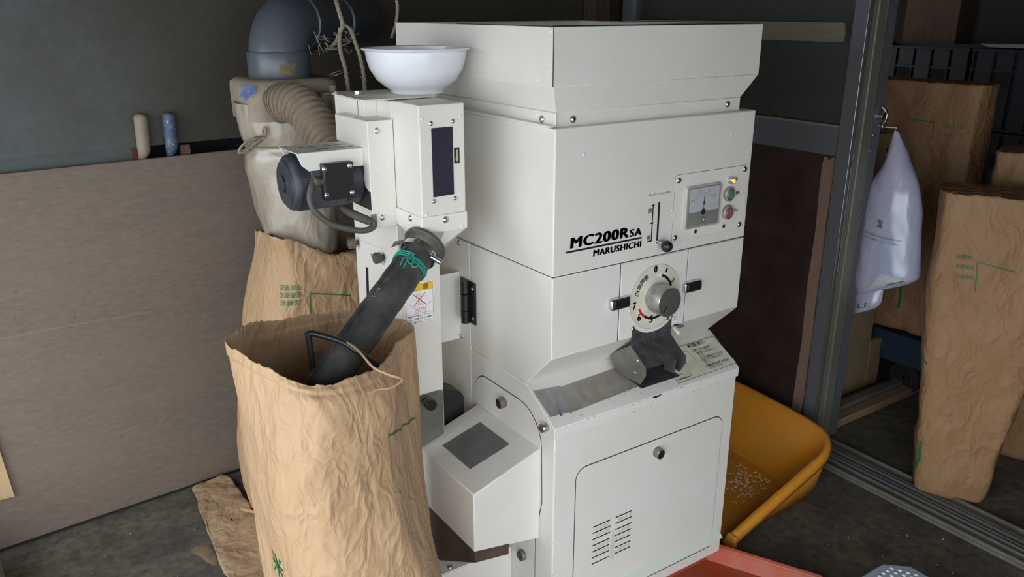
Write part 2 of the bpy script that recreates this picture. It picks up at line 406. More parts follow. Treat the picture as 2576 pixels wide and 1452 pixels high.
# ------------------------------------------------------------------ paper sacks: lofted loops with creases
class Sheet:
    def __init__(self, loops, amp=0.006, freq=9.0, seed=0.0, hem=0.0, rimj=0.0, vert=0.5, ts=None):
        self.loops = [[Vector(p) for p in l] for l in loops]; self.amp = amp; self.freq = freq; self.seed = seed; self.hem = hem; self.rimj = rimj; self.vert = vert
        self.ts = ts
    def base(self, s, t):
        if self.ts:
            k = 0
            while k < len(self.ts) - 2 and t > self.ts[k + 1]: k += 1
            t = (k + (t - self.ts[k]) / (self.ts[k + 1] - self.ts[k])) / (len(self.ts) - 1)
        return catmull([catmull(l, True, s) for l in self.loops], False, t)
    def at(self, s, t, off=0.0):
        p = self.base(s, t); e = 0.004
        ds = self.base(s + e, t) - self.base(s - e, t); dt = self.base(s, min(t + e, 1)) - self.base(s, max(t - e, 0))
        n = ds.cross(dt)
        n = n.normalized() if n.length > 1e-12 else Vector((0, 0, 1))
        return p + n * (self.relief(p, t) + off) + Vector((0, 0, self.ragged(s, t)))
    def relief(self, p, t=0.0):
        """crumpled-paper height: sharp folds between facets over soft bulges"""
        q = Vector((p.x * self.freq + self.seed, p.y * self.freq, p.z * self.freq * self.vert))
        q2 = q + noise.noise_vector(q * 0.6) * 0.7
        d1 = noise.voronoi(q2)[0]; d2 = noise.voronoi(q2 * 2.3 + Vector((5.5, 1.5, 2.5)))[0]
        r2 = noise.noise(q * 0.45 + Vector((3.1, 7.7, 1.3)))
        h = self.amp * ((d1[0] - 0.45) * 1.3 + (d2[0] - 0.45) * 0.55 + r2 * 1.3)
        if self.hem and t > 1 - self.hem: h += 0.0035 * min(1.0, (t - 1 + self.hem) / 0.012)
        return h
    def ragged(self, s, t):
        if not (self.rimj and t > 0.97): return 0.0
        return self.rimj * (noise.noise(Vector((s * 60 + self.seed, 1.7, 0.3))) + 0.6 * noise.noise(Vector((s * 170, 4.2, self.seed)))) * (t - 0.97) / 0.03
    def tmap(self, t):
        if not self.ts: return t
        k = 0
        while k < len(self.ts) - 2 and t > self.ts[k + 1]: k += 1
        return (k + (t - self.ts[k]) / (self.ts[k + 1] - self.ts[k])) / (len(self.ts) - 1)
    def build(self, name, m, parent=None, nu=140, nv=90, cap0=True, solid=0.0018):
        A = np.array([[tuple(p) for p in l] for l in self.loops])
        Ws = np.array([cr_weights(A.shape[1], True, i / nu) for i in range(nu)])
        Wt = np.array([cr_weights(A.shape[0], False, self.tmap(j / nv)) for j in range(nv + 1)])
        G = np.einsum('tm,sn,mnk->tsk', Wt, Ws, A)
        ds = np.roll(G, -1, 1) - np.roll(G, 1, 1); dt = np.gradient(G, axis=0)
        Nn = np.cross(ds, dt); Nn /= np.maximum(np.linalg.norm(Nn, axis=2, keepdims=True), 1e-12)
        vs = []
        for j in range(nv + 1):
            for i in range(nu):
                p = Vector(G[j, i]); vs.append(tuple(p + Vector(Nn[j, i]) * self.relief(p, j / nv) + Vector((0, 0, self.ragged(i / nu, j / nv)))))
        fs = [(j * nu + i, j * nu + (i + 1) % nu, (j + 1) * nu + (i + 1) % nu, (j + 1) * nu + i) for j in range(nv) for i in range(nu)]
        if cap0: fs.append(tuple(range(nu - 1, -1, -1)))
        return MB().add(vs, fs).build(name, m, parent, smooth=180, fix=True, solid=solid)
    def strip(self, name, pts, w, m, parent, off=0.002, n=40):
        """a printed line along (s,t) points"""
        mb = MB(); P = [Vector((a, b, 0)) for a, b in pts]; q = []
        for k in range(len(P) - 1):
            for j in range(n):
                q.append(P[k].lerp(P[k + 1], j / n))
        q.append(P[-1]); L = []; R = []
        c = [self.at(p.x, p.y, off) for p in q]
        for k in range(len(q)):
            tg = (c[min(k + 1, len(c) - 1)] - c[max(k - 1, 0)]).normalized()
            e = 0.003
            nn = (self.base(q[k].x + e, q[k].y) - self.base(q[k].x - e, q[k].y)).cross(self.base(q[k].x, min(q[k].y + e, 1)) - self.base(q[k].x, max(q[k].y - e, 0))).normalized()
            sd = tg.cross(nn).normalized() * (w / 2)
            L.append(c[k] + sd); R.append(c[k] - sd)
        k = len(q)
        mb.add(L + R, [(i, i + 1, i + 1 + k, i + k) for i in range(k - 1)])
        return mb.build(name, m, parent, fix=False)
    def patch(self, name, st, m, parent, off=0.002, n=10):
        """a four-cornered sheet lying on the surface, corners given as (s,t)"""
        vs = []
        for j in range(n + 1):
            for i in range(n + 1):
                a, b = i / n, j / n
                s_ = (st[0][0] * (1 - a) + st[1][0] * a) * (1 - b) + (st[3][0] * (1 - a) + st[2][0] * a) * b
                t_ = (st[0][1] * (1 - a) + st[1][1] * a) * (1 - b) + (st[3][1] * (1 - a) + st[2][1] * a) * b
                vs.append(self.at(s_, t_, off))
        return MB().add(vs, [(j * (n + 1) + i, j * (n + 1) + i + 1, (j + 1) * (n + 1) + i + 1, (j + 1) * (n + 1) + i) for j in range(n) for i in range(n)]).build(name, m, parent, fix=False, smooth=60)
    def text(self, name, s, s0, s1, t0, t1, m, parent, off=0.0022, bold=0.01, flip=False):
        vs, fs = text_verts(s, bold)
        x0 = min(v.x for v in vs); x1 = max(v.x for v in vs); y0 = min(v.y for v in vs); y1 = max(v.y for v in vs)
        out = []
        for v in vs:
            a = (v.x - x0) / (x1 - x0); b = (v.y - y0) / (y1 - y0)
            if flip: a, b = 1 - a, 1 - b
            out.append(self.at(s0 + (s1 - s0) * a, t0 + (t1 - t0) * b, off))
        return MB().add(out, fs).build(name, m, parent, fix=False)

# ================================================================== THE PLACE
WA = math.radians(4.34); WO = Vector((-0.336, 1.241, 0.0)); WD = Vector((math.cos(WA), math.sin(WA), 0)); WN = Vector((math.sin(WA), -math.cos(WA), 0))
def WB(x, d, z):
    """point of the back wall frame: x along the wall (about world x), d out from the wall towards the room"""
    return WO + WD * (x + 0.336) + WN * d + Vector((0, 0, z))
def wbox(name, m, parent, x0, x1, d0, d1, z0, z1, bevel=0.0):
    p = [WB(x0, d1, z0), WB(x1, d1, z0), WB(x1, d0, z0), WB(x0, d0, z0), WB(x0, d1, z1), WB(x1, d1, z1), WB(x1, d0, z1), WB(x0, d0, z1)]
    return MB().hexa(p).build(name, m, parent, bevel=bevel)

struct(box('floor', CONC, None, -1.75, 4.0, -1.85, 2.4, -0.1, 0.0), 'grey concrete floor dusted with bran')
YARD_BOUNCE = mat('pale_bounce_yard', (0.52, 0.50, 0.47), 0.9, var=(2, (0.44, 0.43, 0.40), .6))  # unseen ground outside, kept pale so it bounces low light onto the mill
struct(MB().box(-12, -1.75, -12, 5, -0.1, -0.004).box(-1.75, 8, -12, -1.85, -0.1, -0.004).build('ground', YARD_BOUNCE), 'unseen yard outside the shed, made pale to bounce daylight in')
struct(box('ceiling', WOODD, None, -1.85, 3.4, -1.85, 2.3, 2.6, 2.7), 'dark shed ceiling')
struct(box('wall_added_front', WOODD, None, 0.0, 1.40, -1.85, -1.75, 0, 2.6), 'added unseen wall beside the open entrance, blocks sky light')  # added out of view to block sky light from the front right
struct(box('wall_added_entrance_beam', WOODD, None, -1.85, 0.0, -1.85, -1.75, 1.78, 2.6), 'added unseen dark beam over the front entrance, cuts high sky light')  # added out of view so high sky light misses the hopper front
struct(box('wall_added_side_beam', WOODD, None, -1.85, -1.75, -1.75, 1.3, 1.78, 2.6), 'added unseen dark beam over the open left side, cuts high sky light')  # added out of view to shade the upper left faces from the sky

# blue-grey sheet wall with brown dust stains
def wall_material():
    m = bpy.data.materials.new('blue_grey_sheet_with_dust'); m.use_nodes = True
    nt = m.node_tree; N = nt.nodes; L = nt.links; b = N['Principled BSDF']; b.inputs['Roughness'].default_value = 0.6
    tc = N.new('ShaderNodeTexCoord'); sx = N.new('ShaderNodeSeparateXYZ'); L.new(tc.outputs['Object'], sx.inputs[0])
    n = N.new('ShaderNodeTexNoise'); n.inputs['Scale'].default_value = 2.6; n.inputs['Detail'].default_value = 8; n.inputs['Roughness'].default_value = 0.65
    L.new(tc.outputs['Object'], n.inputs['Vector'])
    r = N.new('ShaderNodeMapRange'); r.inputs['From Min'].default_value = -0.95; r.inputs['From Max'].default_value = -0.25; r.inputs['To Min'].default_value = -0.25; r.inputs['To Max'].default_value = 0.32
    L.new(sx.outputs['X'], r.inputs['Value'])
    a = N.new('ShaderNodeMath'); a.operation = 'ADD'; L.new(n.outputs['Fac'], a.inputs[0]); L.new(r.outputs[0], a.inputs[1])
    r2 = N.new('ShaderNodeMapRange'); r2.inputs['From Min'].default_value = 0.40; r2.inputs['From Max'].default_value = 0.72; L.new(a.outputs[0], r2.inputs['Value'])
    mx = N.new('ShaderNodeMix'); mx.data_type = 'RGBA'; mx.inputs['A'].default_value = (0.082, 0.097, 0.096, 1); mx.inputs['B'].default_value = (0.066, 0.056, 0.042, 1)
    L.new(r2.outputs[0], mx.inputs['Factor']); 
    n2 = N.new('ShaderNodeTexNoise'); n2.inputs['Scale'].default_value = 60; L.new(tc.outputs['Object'], n2.inputs['Vector'])
    m2 = N.new('ShaderNodeMix'); m2.data_type = 'RGBA'; m2.blend_type = 'MULTIPLY'; m2.inputs['Factor'].default_value = 0.35
    L.new(mx.outputs['Result'], m2.inputs['A']); L.new(n2.outputs['Fac'], m2.inputs['B']); L.new(m2.outputs['Result'], b.inputs['Base Color'])
    return m
SHEET = wall_material()
wall = struct(wbox('wall_back', SHEET, None, -3.0, 1.62, 0.0, 0.012, 1.075, 2.6), 'blue-grey metal sheet wall stained with brown dust')
wbox('lower_sheet', SHEET, wall, -3.0, -0.535, -0.004, 0.007, 0.98, 1.0745)
wbox('dark_backing', GAPM, wall, -3.0, 1.62, -0.10, -0.09, 0.0, 1.30)
ply = struct(wbox('wall_lower', PLY, None, -3.0, 1.5, 0.022, 0.034, 0.012, 1.043, bevel=0.002), 'worn brown plywood sheet covering the lower wall')
PS = WB(0, 0.0342, 0); q = [aP(u, v, PS, WN) for u, v in ((-40, 864), (180, 820), (380, 786), (380, 783), (180, 816), (-40, 859))]
MB().slab(q, WN, 0.0004).build('pale_scratch', mat('pale_scratch', (0.215, 0.175, 0.145), 0.8), ply)
struct(wbox('shadow_gap_back', mat('black_gap_shade', (0.02, 0.019, 0.018), 0.9), None, -3.0, 1.5, -0.05, 0.026, 0.0, 0.05), 'black strip standing for the shadow gap along the foot of the plywood')  # shade under the plywood put in as a black strip
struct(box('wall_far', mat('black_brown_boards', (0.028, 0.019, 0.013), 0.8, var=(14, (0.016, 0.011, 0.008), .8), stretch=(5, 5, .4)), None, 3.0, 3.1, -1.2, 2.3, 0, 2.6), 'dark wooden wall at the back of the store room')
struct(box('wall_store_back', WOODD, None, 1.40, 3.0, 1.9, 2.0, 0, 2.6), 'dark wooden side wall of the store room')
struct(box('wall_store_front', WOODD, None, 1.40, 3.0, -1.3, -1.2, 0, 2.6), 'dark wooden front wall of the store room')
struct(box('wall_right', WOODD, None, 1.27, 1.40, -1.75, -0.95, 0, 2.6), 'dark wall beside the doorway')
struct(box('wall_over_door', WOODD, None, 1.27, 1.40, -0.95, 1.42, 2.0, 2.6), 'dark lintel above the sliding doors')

# corner post
p = thing('corner_post', 'dark brown wooden corner post left of the glazed sliding door', 'post', (1.17, 1.28, 0))
box('post', WOODD, p, 1.13, 1.205, 1.265, 1.33, 0, 2.6, 0.003)
p['kind'] = 'structure'

# sliding door leaf (glazed above, brown panel below)
DX = 1.316; YE = 0.240
d = thing('door_1', 'aluminium sliding door, dusty glass above and brown panel below', 'door', (DX, 0.7, 0)); d['kind'] = 'structure'
st = MB().box(1.295, 1.304, YE, 0.287, 0.03, 1.98).build('near_stile', ALUF, d, bevel=0.001)
box('stile_core', ALUF, st, 1.304, 1.334, YE + .012, 0.287, 0.03, 1.98)
box('stile_edge', ALUB, st, 1.2935, 1.2955, YE - .001, YE + .0025, 0.03, 1.98, 0.0006)
for xa, xb, yy, m_ in ((1.304, 1.309, YE + .003, ALUF2), (1.3125, 1.3145, YE + .001, ALUB), (1.3195, 1.325, YE + .004, ALUF2), (1.3305, 1.334, YE + .002, ALUF2)):
    box('stile_fin', m_, st, xa, xb, yy, YE + .012, 0.03, 1.98)
MB().box(DX - 0.018, DX + 0.018, 1.235, 1.30, 0.03, 1.98).build('far_stile', ALUF, d, bevel=0.002)
MB().box(DX - 0.014, DX + 0.014, 0.287, 1.235, 1.005, 1.092).build('middle_rail', ALUF, d, bevel=0.002)
box('rail_dust', mat('grey_dust', (0.20, 0.185, 0.155), 0.95, bump=(90, 0.5)), d, DX - 0.0135, DX - 0.006, 0.29, 1.23, 1.0915, 1.099)
box('bottom_rail', ALUF, d, DX - 0.014, DX + 0.014, 0.287, 1.235, 0.03, 0.12, 0.002)
box('top_rail', ALUF, d, DX - 0.014, DX + 0.014, 0.287, 1.235, 1.90, 1.98, 0.002)
box('glass_pane', GLASS, d, DX - 0.002, DX + 0.002, 0.287, 1.235, 1.092, 1.90)
box('lower_panel', BROWNP, d, DX - 0.004, DX + 0.004, 0.287, 1.235, 0.12, 1.005)
# torn wooden strip on the brown panel
top = aX(2080, 398, DX - 0.006); bot = aX(2018, 985, DX - 0.006)
poly = []
yL, yR = aX(2063, 700, DX - 0.006).y, aX(2034, 700, DX - 0.006).y
y0 = aX(2036, 700, DX - 0.006).y; y1 = aX(2063, 700, DX - 0.006).y
zt = aX(2070, 392, DX - 0.006).z
prof = [(y0 + .004, 0.10), (y1 + .006, 0.10)]
for k in range(9):
    z = 0.2 + (zt - 0.2) * k / 8
    prof.append((y1 + 0.003 * math.sin(k * 2.3), z))
prof += [(y1 + 0.006, zt + 0.002), (y1 + 0.02, zt - 0.012), (y1 + 0.027, zt - 0.004), (y0 - 0.002, zt)]
for k in range(9):
    z = zt - 0.03 - (zt - 0.2) * k / 8
    prof.append((y0 + 0.003 * math.sin(k * 1.7 + 1), z))
MB().prism(prof, 'x', DX - 0.0095, DX - 0.004).build('torn_strip', mat('pinkish_raw_wood', (0.26, 0.175, 0.125), 0.75, var=(30, (0.20, 0.125, 0.085), 0.7), stretch=(4, 4, .5)), d)

# second leaf pushed behind the first one: only its stile shows
d2 = thing('door_2', 'weathered aluminium stile of the second sliding door with crescent lock', 'door', (1.37, 0.2, 0)); d2['kind'] = 'structure'
s2 = box('stile', ALUF2, d2, 1.338, 1.381, YE - .004, 0.30, 0.03, 1.98, 0.0035)
box('stile_lip', ALUB, s2, 1.3805, 1.3825, YE - .005, YE + .002, 0.03, 1.98)
box('stile_side', ALUF, d2, 1.3815, 1.434, YE - .001, 0.275, 0.03, 1.98, 0.002)
box('lower_panel', BROWNP, d2, 1.38, 1.388, 0.30, 1.2, 0.12, 1.005)
box('glass_pane', GLASS, d2, 1.382, 1.386, 0.30, 1.2, 1.09, 1.90)
box('middle_rail', ALUF, d2, 1.370, 1.398, 0.30, 1.2, 1.005, 1.09)
lp = aY(2214, 292, YE - .002)
lk = MB().lathe([(0.0, 0.02), (0.014, 0.018), (0.017, 0.008), (0.017, 0.0)], (lp.x, YE - .001, lp.z), (0, -1, 0), 24).build('crescent_lock', CHROME, d2, smooth=40)
MB().tube(spline([(lp.x - .004, YE - .006, lp.z + .028), (lp.x + .004, YE - .014, lp.z + .018), (lp.x + .010, YE - .018, lp.z), (lp.x + .002, YE - .016, lp.z - .025), (lp.x - .004, YE - .014, lp.z - .034)], 14), [0.005] * 10 + [0.006, 0.007, 0.007, 0.005], 10).build('lock_lever', CHROME, lk, smooth=60)
for (u, v) in ((2195, 340), (2188, 380)):
    q = aY(u, v, YE); screw('screw', (q.x, YE - .001, q.z), (0, -1, 0), 0.004, d2)

# plank fixed across the glass
q0 = aX(2125, 57, 1.290); q1 = aX(2125, 107, 1.290)
pk = [(q0.y, q1.z), (q0.y - .002, q1.z + .02), (q0.y + .001, q0.z - .006), (q0.y + .006, q0.z + .001), (1.27, q0.z - .001), (1.27, q1.z + .001), (.9, q1.z - .001)]
o = MB().prism(pk, 'x', 1.2885, 1.3005).build('wooden_plank', mat('raw_pale_plank', (0.20, 0.175, 0.13), 0.8, var=(18, (0.155, 0.13, 0.09), 0.7), stretch=(4, .6, 6)), None, bevel=0.0015)
tag(o, 'pale rough plank fixed horizontally across the door glass', 'plank')
o = box('wooden_upright', WOODD, None, 1.475, 1.53, 1.42, 1.50, 0, 2.6); struct(o); o.name = 'trim_1'

# floor track of the sliding doors
tr = thing('door_track', 'dirty aluminium double floor track of the sliding doors', 'track', (1.32, -0.4, 0)); tr['kind'] = 'structure'
box('track_bed', ALUF2, tr, 1.245, 1.415, -1.7, 1.3, 0.0, 0.010, 0.002)
for x in (1.252, 1.286, 1.325, 1.362, 1.404):
    box('track_ridge', ALUF2, tr, x - 0.004, x + 0.004, -1.7, 1.3, 0.010, 0.021, 0.0015)
for x in (1.305, 1.344):
    box('track_rail', ALUF, tr, x - 0.0025, x + 0.0025, -1.7, 1.3, 0.010, 0.024, 0.001)

# low sill across the store room floor
sl = thing('floor_sill', 'low wooden sill with a grey metal rail beside the doorway', 'sill', (1.75, 0.33, 0))
box('wooden_bar', WOOD, sl, 1.43, 2.25, 0.292, 0.335, 0.0, 0.03, 0.003)
box('metal_rail', ALUF2, sl, 1.43, 2.25, 0.337, 0.372, 0.0, 0.045, 0.003)
box('metal_bed', ALUF, sl, 1.43, 2.25, 0.374, 0.412, 0.0, 0.02, 0.003)

# brush handles stuck in the gap above the plywood
def handle(label, m, x, zt, lean, w, group=None):
    o = thing('tool_handle', label, 'handle', WB(x, 0.017, 1.0))
    pts = []; rs = []
    for k in range(44):
        f = k / 43; z = 0.985 + (zt - 0.985) * f; g = min(1, max(0, (z - 1.040) / 0.034)); g = g * g * (3 - 2 * g)
        pts.append(WB(x - lean * (1 - f), 0.0095 + 0.0225 * g, z))
        r = 0.0105 + (w - 0.0105) * g * (0.86 + 0.14 * math.sin(min(1, max(0, (z - 1.06) / 0.07)) * math.pi / 2))
        e_ = (zt - z) / 0.014
        if e_ < 1: r *= 0.42 + 0.58 * math.sqrt(max(0, 1 - (1 - e_) ** 2))
        rs.append(r)
    # keep behind the plywood at the foot
    h = MB().tube(pts, rs, 18).build('grip', m, o, smooth=60)
    MB().tube([WB(x - lean, 0.014, 0.86), WB(x - lean, 0.0155, 0.987)], 0.004, 10).build('shank', IRON, o, smooth=60)
    return o
handle('worn beige tool handle standing in the gap above the plywood', BEIGEH, -0.506, 1.166, 0.006, 0.0180)
handle('worn blue tool handle standing in the gap above the plywood', BLUEH, -0.432, 1.163, 0.006, 0.0180)
o = thing('wooden_block', 'small reddish block wedged in the dark gap beside the blue handle', 'block', WB(-0.395, 0.01, 1.0))
wbox('block', mat('dull_red', (0.12, 0.035, 0.035), 0.8, var=(40, (0.2, 0.14, 0.12), .5)), o, -0.408, -0.380, 0.004, 0.018, 0.99, 1.070, 0.002)
o = thing('red_strap', 'dark red strip hanging in the gap left of the beige handle', 'strip', WB(-0.53, 0.01, 1.0))
wbox('strip', mat('dark_red', (0.10, 0.012, 0.015), 0.7), o, -0.535, -0.512, 0.002, 0.006, 0.97, 1.0745)

# small pale board leaning at the lower left and a lumpy sack
PLN = WB(0, 0.046, 0)
q = [aP(u, v, PLN, WN) for u, v in ((38, 1250), (-72, 1277), (-130, 1100), (-20, 1073))]
o = MB().slab(q, -WN, 0.0115).build('plywood_offcut', WOODP, None, bevel=0.001)
tag(o, 'pale plywood offcut nailed to the brown plywood at the left edge', 'board')
o = Sheet([[(-1.335, .62, .0), (-1.085, .62, 0), (-1.040, .8, 0), (-1.075, 1.02, 0), (-1.285, 1.05, 0), (-1.435, .8, 0)],
       [(-1.335, .60, .12), (-1.095, .61, .12), (-1.035, .8, .1), (-1.065, 1.03, .12), (-1.285, 1.05, .14), (-1.455, .8, .12)],
       [(-1.285, .70, .22), (-1.165, .7, .22), (-1.115, .8, .21), (-1.145, .92, .22), (-1.285, .95, .23), (-1.365, .8, .22)],
       [(-1.245, .80, .24), (-1.235, .8, .24), (-1.225, .81, .24), (-1.235, .82, .24), (-1.245, .82, .24), (-1.255, .81, .24)]], amp=0.012, freq=7).build('cloth_sack', GREYCLOTH, None, 60, 36)
tag(o, 'grey lumpy cloth sack on the floor at the lower left corner', 'sack')

# ================================================================== THE RICE MILL
mill = thing('rice_milling_machine', 'large cream rice milling machine with hopper, dial and motor', 'machine', (0.28, 0.3, 0))
CH = 0.0895; ZC = 0.7535; W = 0.56; ZS = 0.93; ZT = 1.222; ZB = 0.664
# ---- base cabinet
base = MB().prism([(0.59, 0.066), (0.59, ZB), (0.083, ZB), (-0.017, 0.602), (-0.017, 0.066)], 'x', 0.0, W).build('base_cabinet', CREAM, mill, bevel=0.003)
for (x, y) in ((0.04, 0.16), (0.52, 0.16), (0.04, 0.55), (0.52, 0.55)):
    MB().lathe([(0.02, 0.0), (0.022, 0.004), (0.022, 0.02), (0.008, 0.024), (0.008, 0.0665)], (x, y, 0)).build('foot', BLACKP, mill, smooth=40)
# folded cover over the sloping top of the base
def prof_off(d): return [(0.10, ZB + d), (0.083 - 0.3 * d, ZB + d), (-0.017 - d, 0.602 + .2 * d), (-0.017 - d, 0.578)]
outer = prof_off(0.003); inner = prof_off(-0.004)
cover = MB().prism(outer + inner[::-1], 'x', -0.003, W + 0.003).build('sloping_cover', CREAM2, mill, bevel=0.0012)
SN = Vector((0, -0.062, 0.10)).normalized()           # normal of the slope
SP = Vector((0, 0.083, ZB)) + SN * 0.0034
SU = Vector((0, 0.10, 0.062)).normalized()             # up the slope
def sl_(u, v, off=0.0): return aP(u, v, SP, SN) + SN * off
def slope_quad(name, pts, m, th, parent=cover):
    return MB().slab([sl_(u, v) for u, v in pts], SN, th).build(name, m, parent)
slope_quad('clear_strip', [(1432, 1040), (1618, 968), (1600, 908), (1408, 975)], mat('grey_worn_strip', (0.28, 0.26, 0.23), 0.4, var=(30, (0.18, 0.15, 0.11), .7), spec=.6), 0.0008)
slope_quad('tape_patch', [(1384, 1050), (1434, 1036), (1407, 972), (1342, 985)], mat('silver_tape', (0.36, 0.35, 0.36), 0.3, 0.4, var=(40, (0.24, 0.23, 0.23), .6)), 0.0014)
slope_quad('tape_crease', [(1409, 1048), (1414, 1047), (1376, 979), (1373, 980)], CHROME, 0.0022)
stk = slope_quad('instruction_sticker', [(1706, 966), (1852, 913), (1794, 846), (1640, 890)], PALEI, 0.0006)
def slope_text(s, u0, v0, u1, v1, hpx, m=BLACKI, bold=0.012):
    a = sl_(u0, v0, 0.0010); b = sl_(u1, v1, 0.0010); h = (sl_(u0, v0 - hpx, 0.0010) - a).length
    return text_on('sticker_text', s, a, b - a, SU * h, m, stk, bold)
slope_text('●石抜機上部カバー', 1733, 877, 1777, 864, 9, bold=.03)
for s, u0, v0, u1, v1 in (('1. 正面から左右の扉を取り', 1742, 888, 1788, 874), ('機内側ツマミを左右イン', 1755, 893, 1798, 880), ('下さい。', 1759, 898, 1774, 894),
                          ('ダイヤル横前扉を外して下さい。', 1764, 905, 1822, 888), ('円切ツマミを左右2つ外して', 1769, 911, 1821, 895), ('下さい。', 1774, 917, 1790, 912),
                          ('4. 石抜機の扉を手前側（矢印方向）', 1774, 926, 1835, 907), ('に引き抜いて下さい。', 1784, 930, 1822, 919)):
    slope_text(s, u0, v0, u1, v1, 6)
slope_text('3. 円切ツマミ', 1698, 950, 1720, 944, 5); slope_text('4. 石抜機上部カバー', 1703, 960, 1736, 950, 5)
def slope_line(pts, w=0.0009, m=BLACKI, parent=stk):
    P = [sl_(u, v, 0.0012) for u, v in pts]; mb = MB()
    for a, b in zip(P, P[1:]):
        t = (b - a).normalized().cross(SN) * (w / 2); mb.add([a - t, b - t, b + t, a + t], [(0, 1, 2, 3)])
    return mb.build('sticker_line', m, parent, fix=False)
slope_line([(1690, 947), (1706, 966), (1850, 915), (1851, 909), (1799, 851), (1792, 847), (1710, 872)])
slope_line([(1718, 885), (1730, 886), (1738, 892), (1748, 904)])
slope_line([(1712, 955), (1737, 946), (1738, 940), (1731, 937)])
fplate('dark_notch', [(q.x, q.z) for q in [aY(u, v, -0.0205) for u, v in ((1640, 1000), (1650, 996), (1665, 992), (1660, 997), (1648, 1002))]], GAPM, cover, -0.0200, 0.0006)
# front door of the base
SMUDGE = mat('tan_dust_smudge', (0.56, 0.52, 0.43), .8, var=(60, (0.70, .68, .62), .9))
FY = -0.017
x0, x1, z1, z0 = 0.061, 0.521, 0.483, 0.118
ol = rrect(x0 - .0022, x1 + .0022, z0 - .0022, z1 + .0022, 0.030, 6)
fplate('door_gap', ol, SEAM, mill, FY + .001, 0.0013)
fd = fplate('front_door', rrect(x0, x1, z0, z1, 0.028, 6), CREAM, mill, FY + .001, 0.0026)
for row in range(7):
    z = 0.3165 - row * 0.0168
    for (a, b) in ((0.113, 0.166), (0.1815, 0.2325)):
        MB().prism(rrect(a, b, z - .0014, z + .0014, .0013, 3), 'y', FY - .0014, FY - .0019).build('vent_slot', GAPM, fd)
for (a, b) in ((0.118, 0.166), (0.1835, 0.2320)):
    for row in range(1, 7):
        if (row + (a > .15)) % 3 == 0: continue
        z = 0.3165 - row * 0.0168 + .0084
        fplate('dust_smudge', [(a + .004 * math.sin(row), z - .0055), (b - .003, z - .0055), (b - .002 * row * .3, z + .005), (a + .006, z + .004)], SMUDGE, fd, FY - .0016, .0002)
fplate('dust_smudge', [(0.1665, .205), (.1800, .205), (.181, .262), (.175, .285), (.169, .262)], SMUDGE, fd, FY - .0016, .0003)
lock_knob((0.2995, FY - .0016, 0.4515), (0, -1, 0), 0.0125, 0.016, fd)
# lower sill of the base with a rail
MB().prism([(FY - .016, 0.121), (FY, 0.139), (FY, 0.121)], 'x', 0.03, 0.548).build('bottom_ledge', mat('greenish_cream_paint', (0.62, 0.66, 0.58), .45), mill)
fplate('name_strip', rrect(0.23, 0.535, 0.103, 0.119, .001, 1), CREAM2, mill, FY, 0.0006)
ftext('strip_text', 'ロータリーエンジン搭載', 0.43, 0.51, 0.1065, 0.1135, GREYI, mill, y=FY - .0012)
fplate('strip_line', [(0.20, 0.0965), (0.52, 0.0965), (0.52, 0.0985), (0.20, 0.0985)], SEAM, mill, FY, 0.0004)
# chipped paint along the folds of the cover and the door edges
random.seed(12); cm = MB()
def chip(p, ex, ez, n, a, b):
    p = Vector(p) + Vector(n) * .0004; k_ = random.randint(4, 6); vs_ = []
    for q_ in range(k_):
        an = 2 * math.pi * q_ / k_ + random.uniform(-.3, .3); rr_ = random.uniform(.5, 1)
        vs_.append(p + Vector(ex) * (math.cos(an) * a * rr_) + Vector(ez) * (math.sin(an) * b * rr_))
    cm.add(vs_, [tuple(range(k_))])
for k in range(46):
    u = random.uniform(1430, 1720); v = 1010 - (u - 1500) * .33 + random.uniform(-6, 44)
    p = sl_(u, v)
    if p.y < -.012 or p.y > .05: continue
    chip(p, (1, 0, 0), SU, SN, random.uniform(.0006, .0022), random.uniform(.0008, .0030))
for k in range(40):
    x = random.uniform(.02, .54); chip((x, -.0201, random.choice([.601, .600, .5795]) + random.uniform(-.001, .001)), (1, 0, 0), (0, 0, 1), (0, -1, 0), random.uniform(.0008, .0040), random.uniform(.0005, .0012))
for k in range(26):
    x = random.uniform(.01, .55); chip((x, 0, random.choice([ZS + .0012, ZS - .003, ZC + .001])), (1, 0, 0), (0, 0, 1), (0, -1, 0), random.uniform(.0008, .0035), random.uniform(.0004, .0010))
for k in range(26):
    z = random.uniform(.08, .59); chip((random.uniform(-.0002, .003) + .001, FY, z), (1, 0, 0), (0, 0, 1), (0, -1, 0), random.uniform(.0004, .0010), random.uniform(.0008, .0030))
for k in range(30):
    chip((random.uniform(.02, .54), FY - .0017 if random.random() < 0 else FY, random.uniform(.49, .575)), (1, 0, 0), (0, 0, 1), (0, -1, 0), random.uniform(.0004, .0016), random.uniform(.0003, .0009))
cm = cm.build('paint_chips', mat('bare_dark_chips', (0.10, .09, .085), .8), mill, fix=False); cm['kind'] = 'stuff'
# ---- left side of the base: panel, hood, knobs
def xplate(name, poly, m, parent, x0, th, bevel=0.0):
    return MB().prism(poly, 'x', x0, x0 - th).build(name, m, parent, bevel=bevel)
side_poly = [(0.296, 0.10), (0.296, 0.575)] + [(0.296 - 0.045 * (1 - math.cos(a)), 0.575 + 0.041 * math.sin(a)) for a in [math.pi / 2 * k / 6 for k in range(1, 7)]]
side_poly += [(0.115, 0.616)] + [(0.115 - 0.085 * math.sin(a), 0.53 + 0.086 * math.cos(a)) for a in [math.pi / 2 * k / 9 for k in range(1, 10)]] + [(0.026, 0.40), (0.05, 0.302), (0.05, 0.10)]
cyc_, czc_ = 0.165, 0.4
def grow(poly, d): 
    return [(cyc_ + (y - cyc_) * (1 + d / 0.13), czc_ + (z - czc_) * (1 + d / 0.25)) for y, z in poly]
xplate('panel_gap', grow(side_poly, 0.0022), SEAM, mill, 0.001, 0.0014)
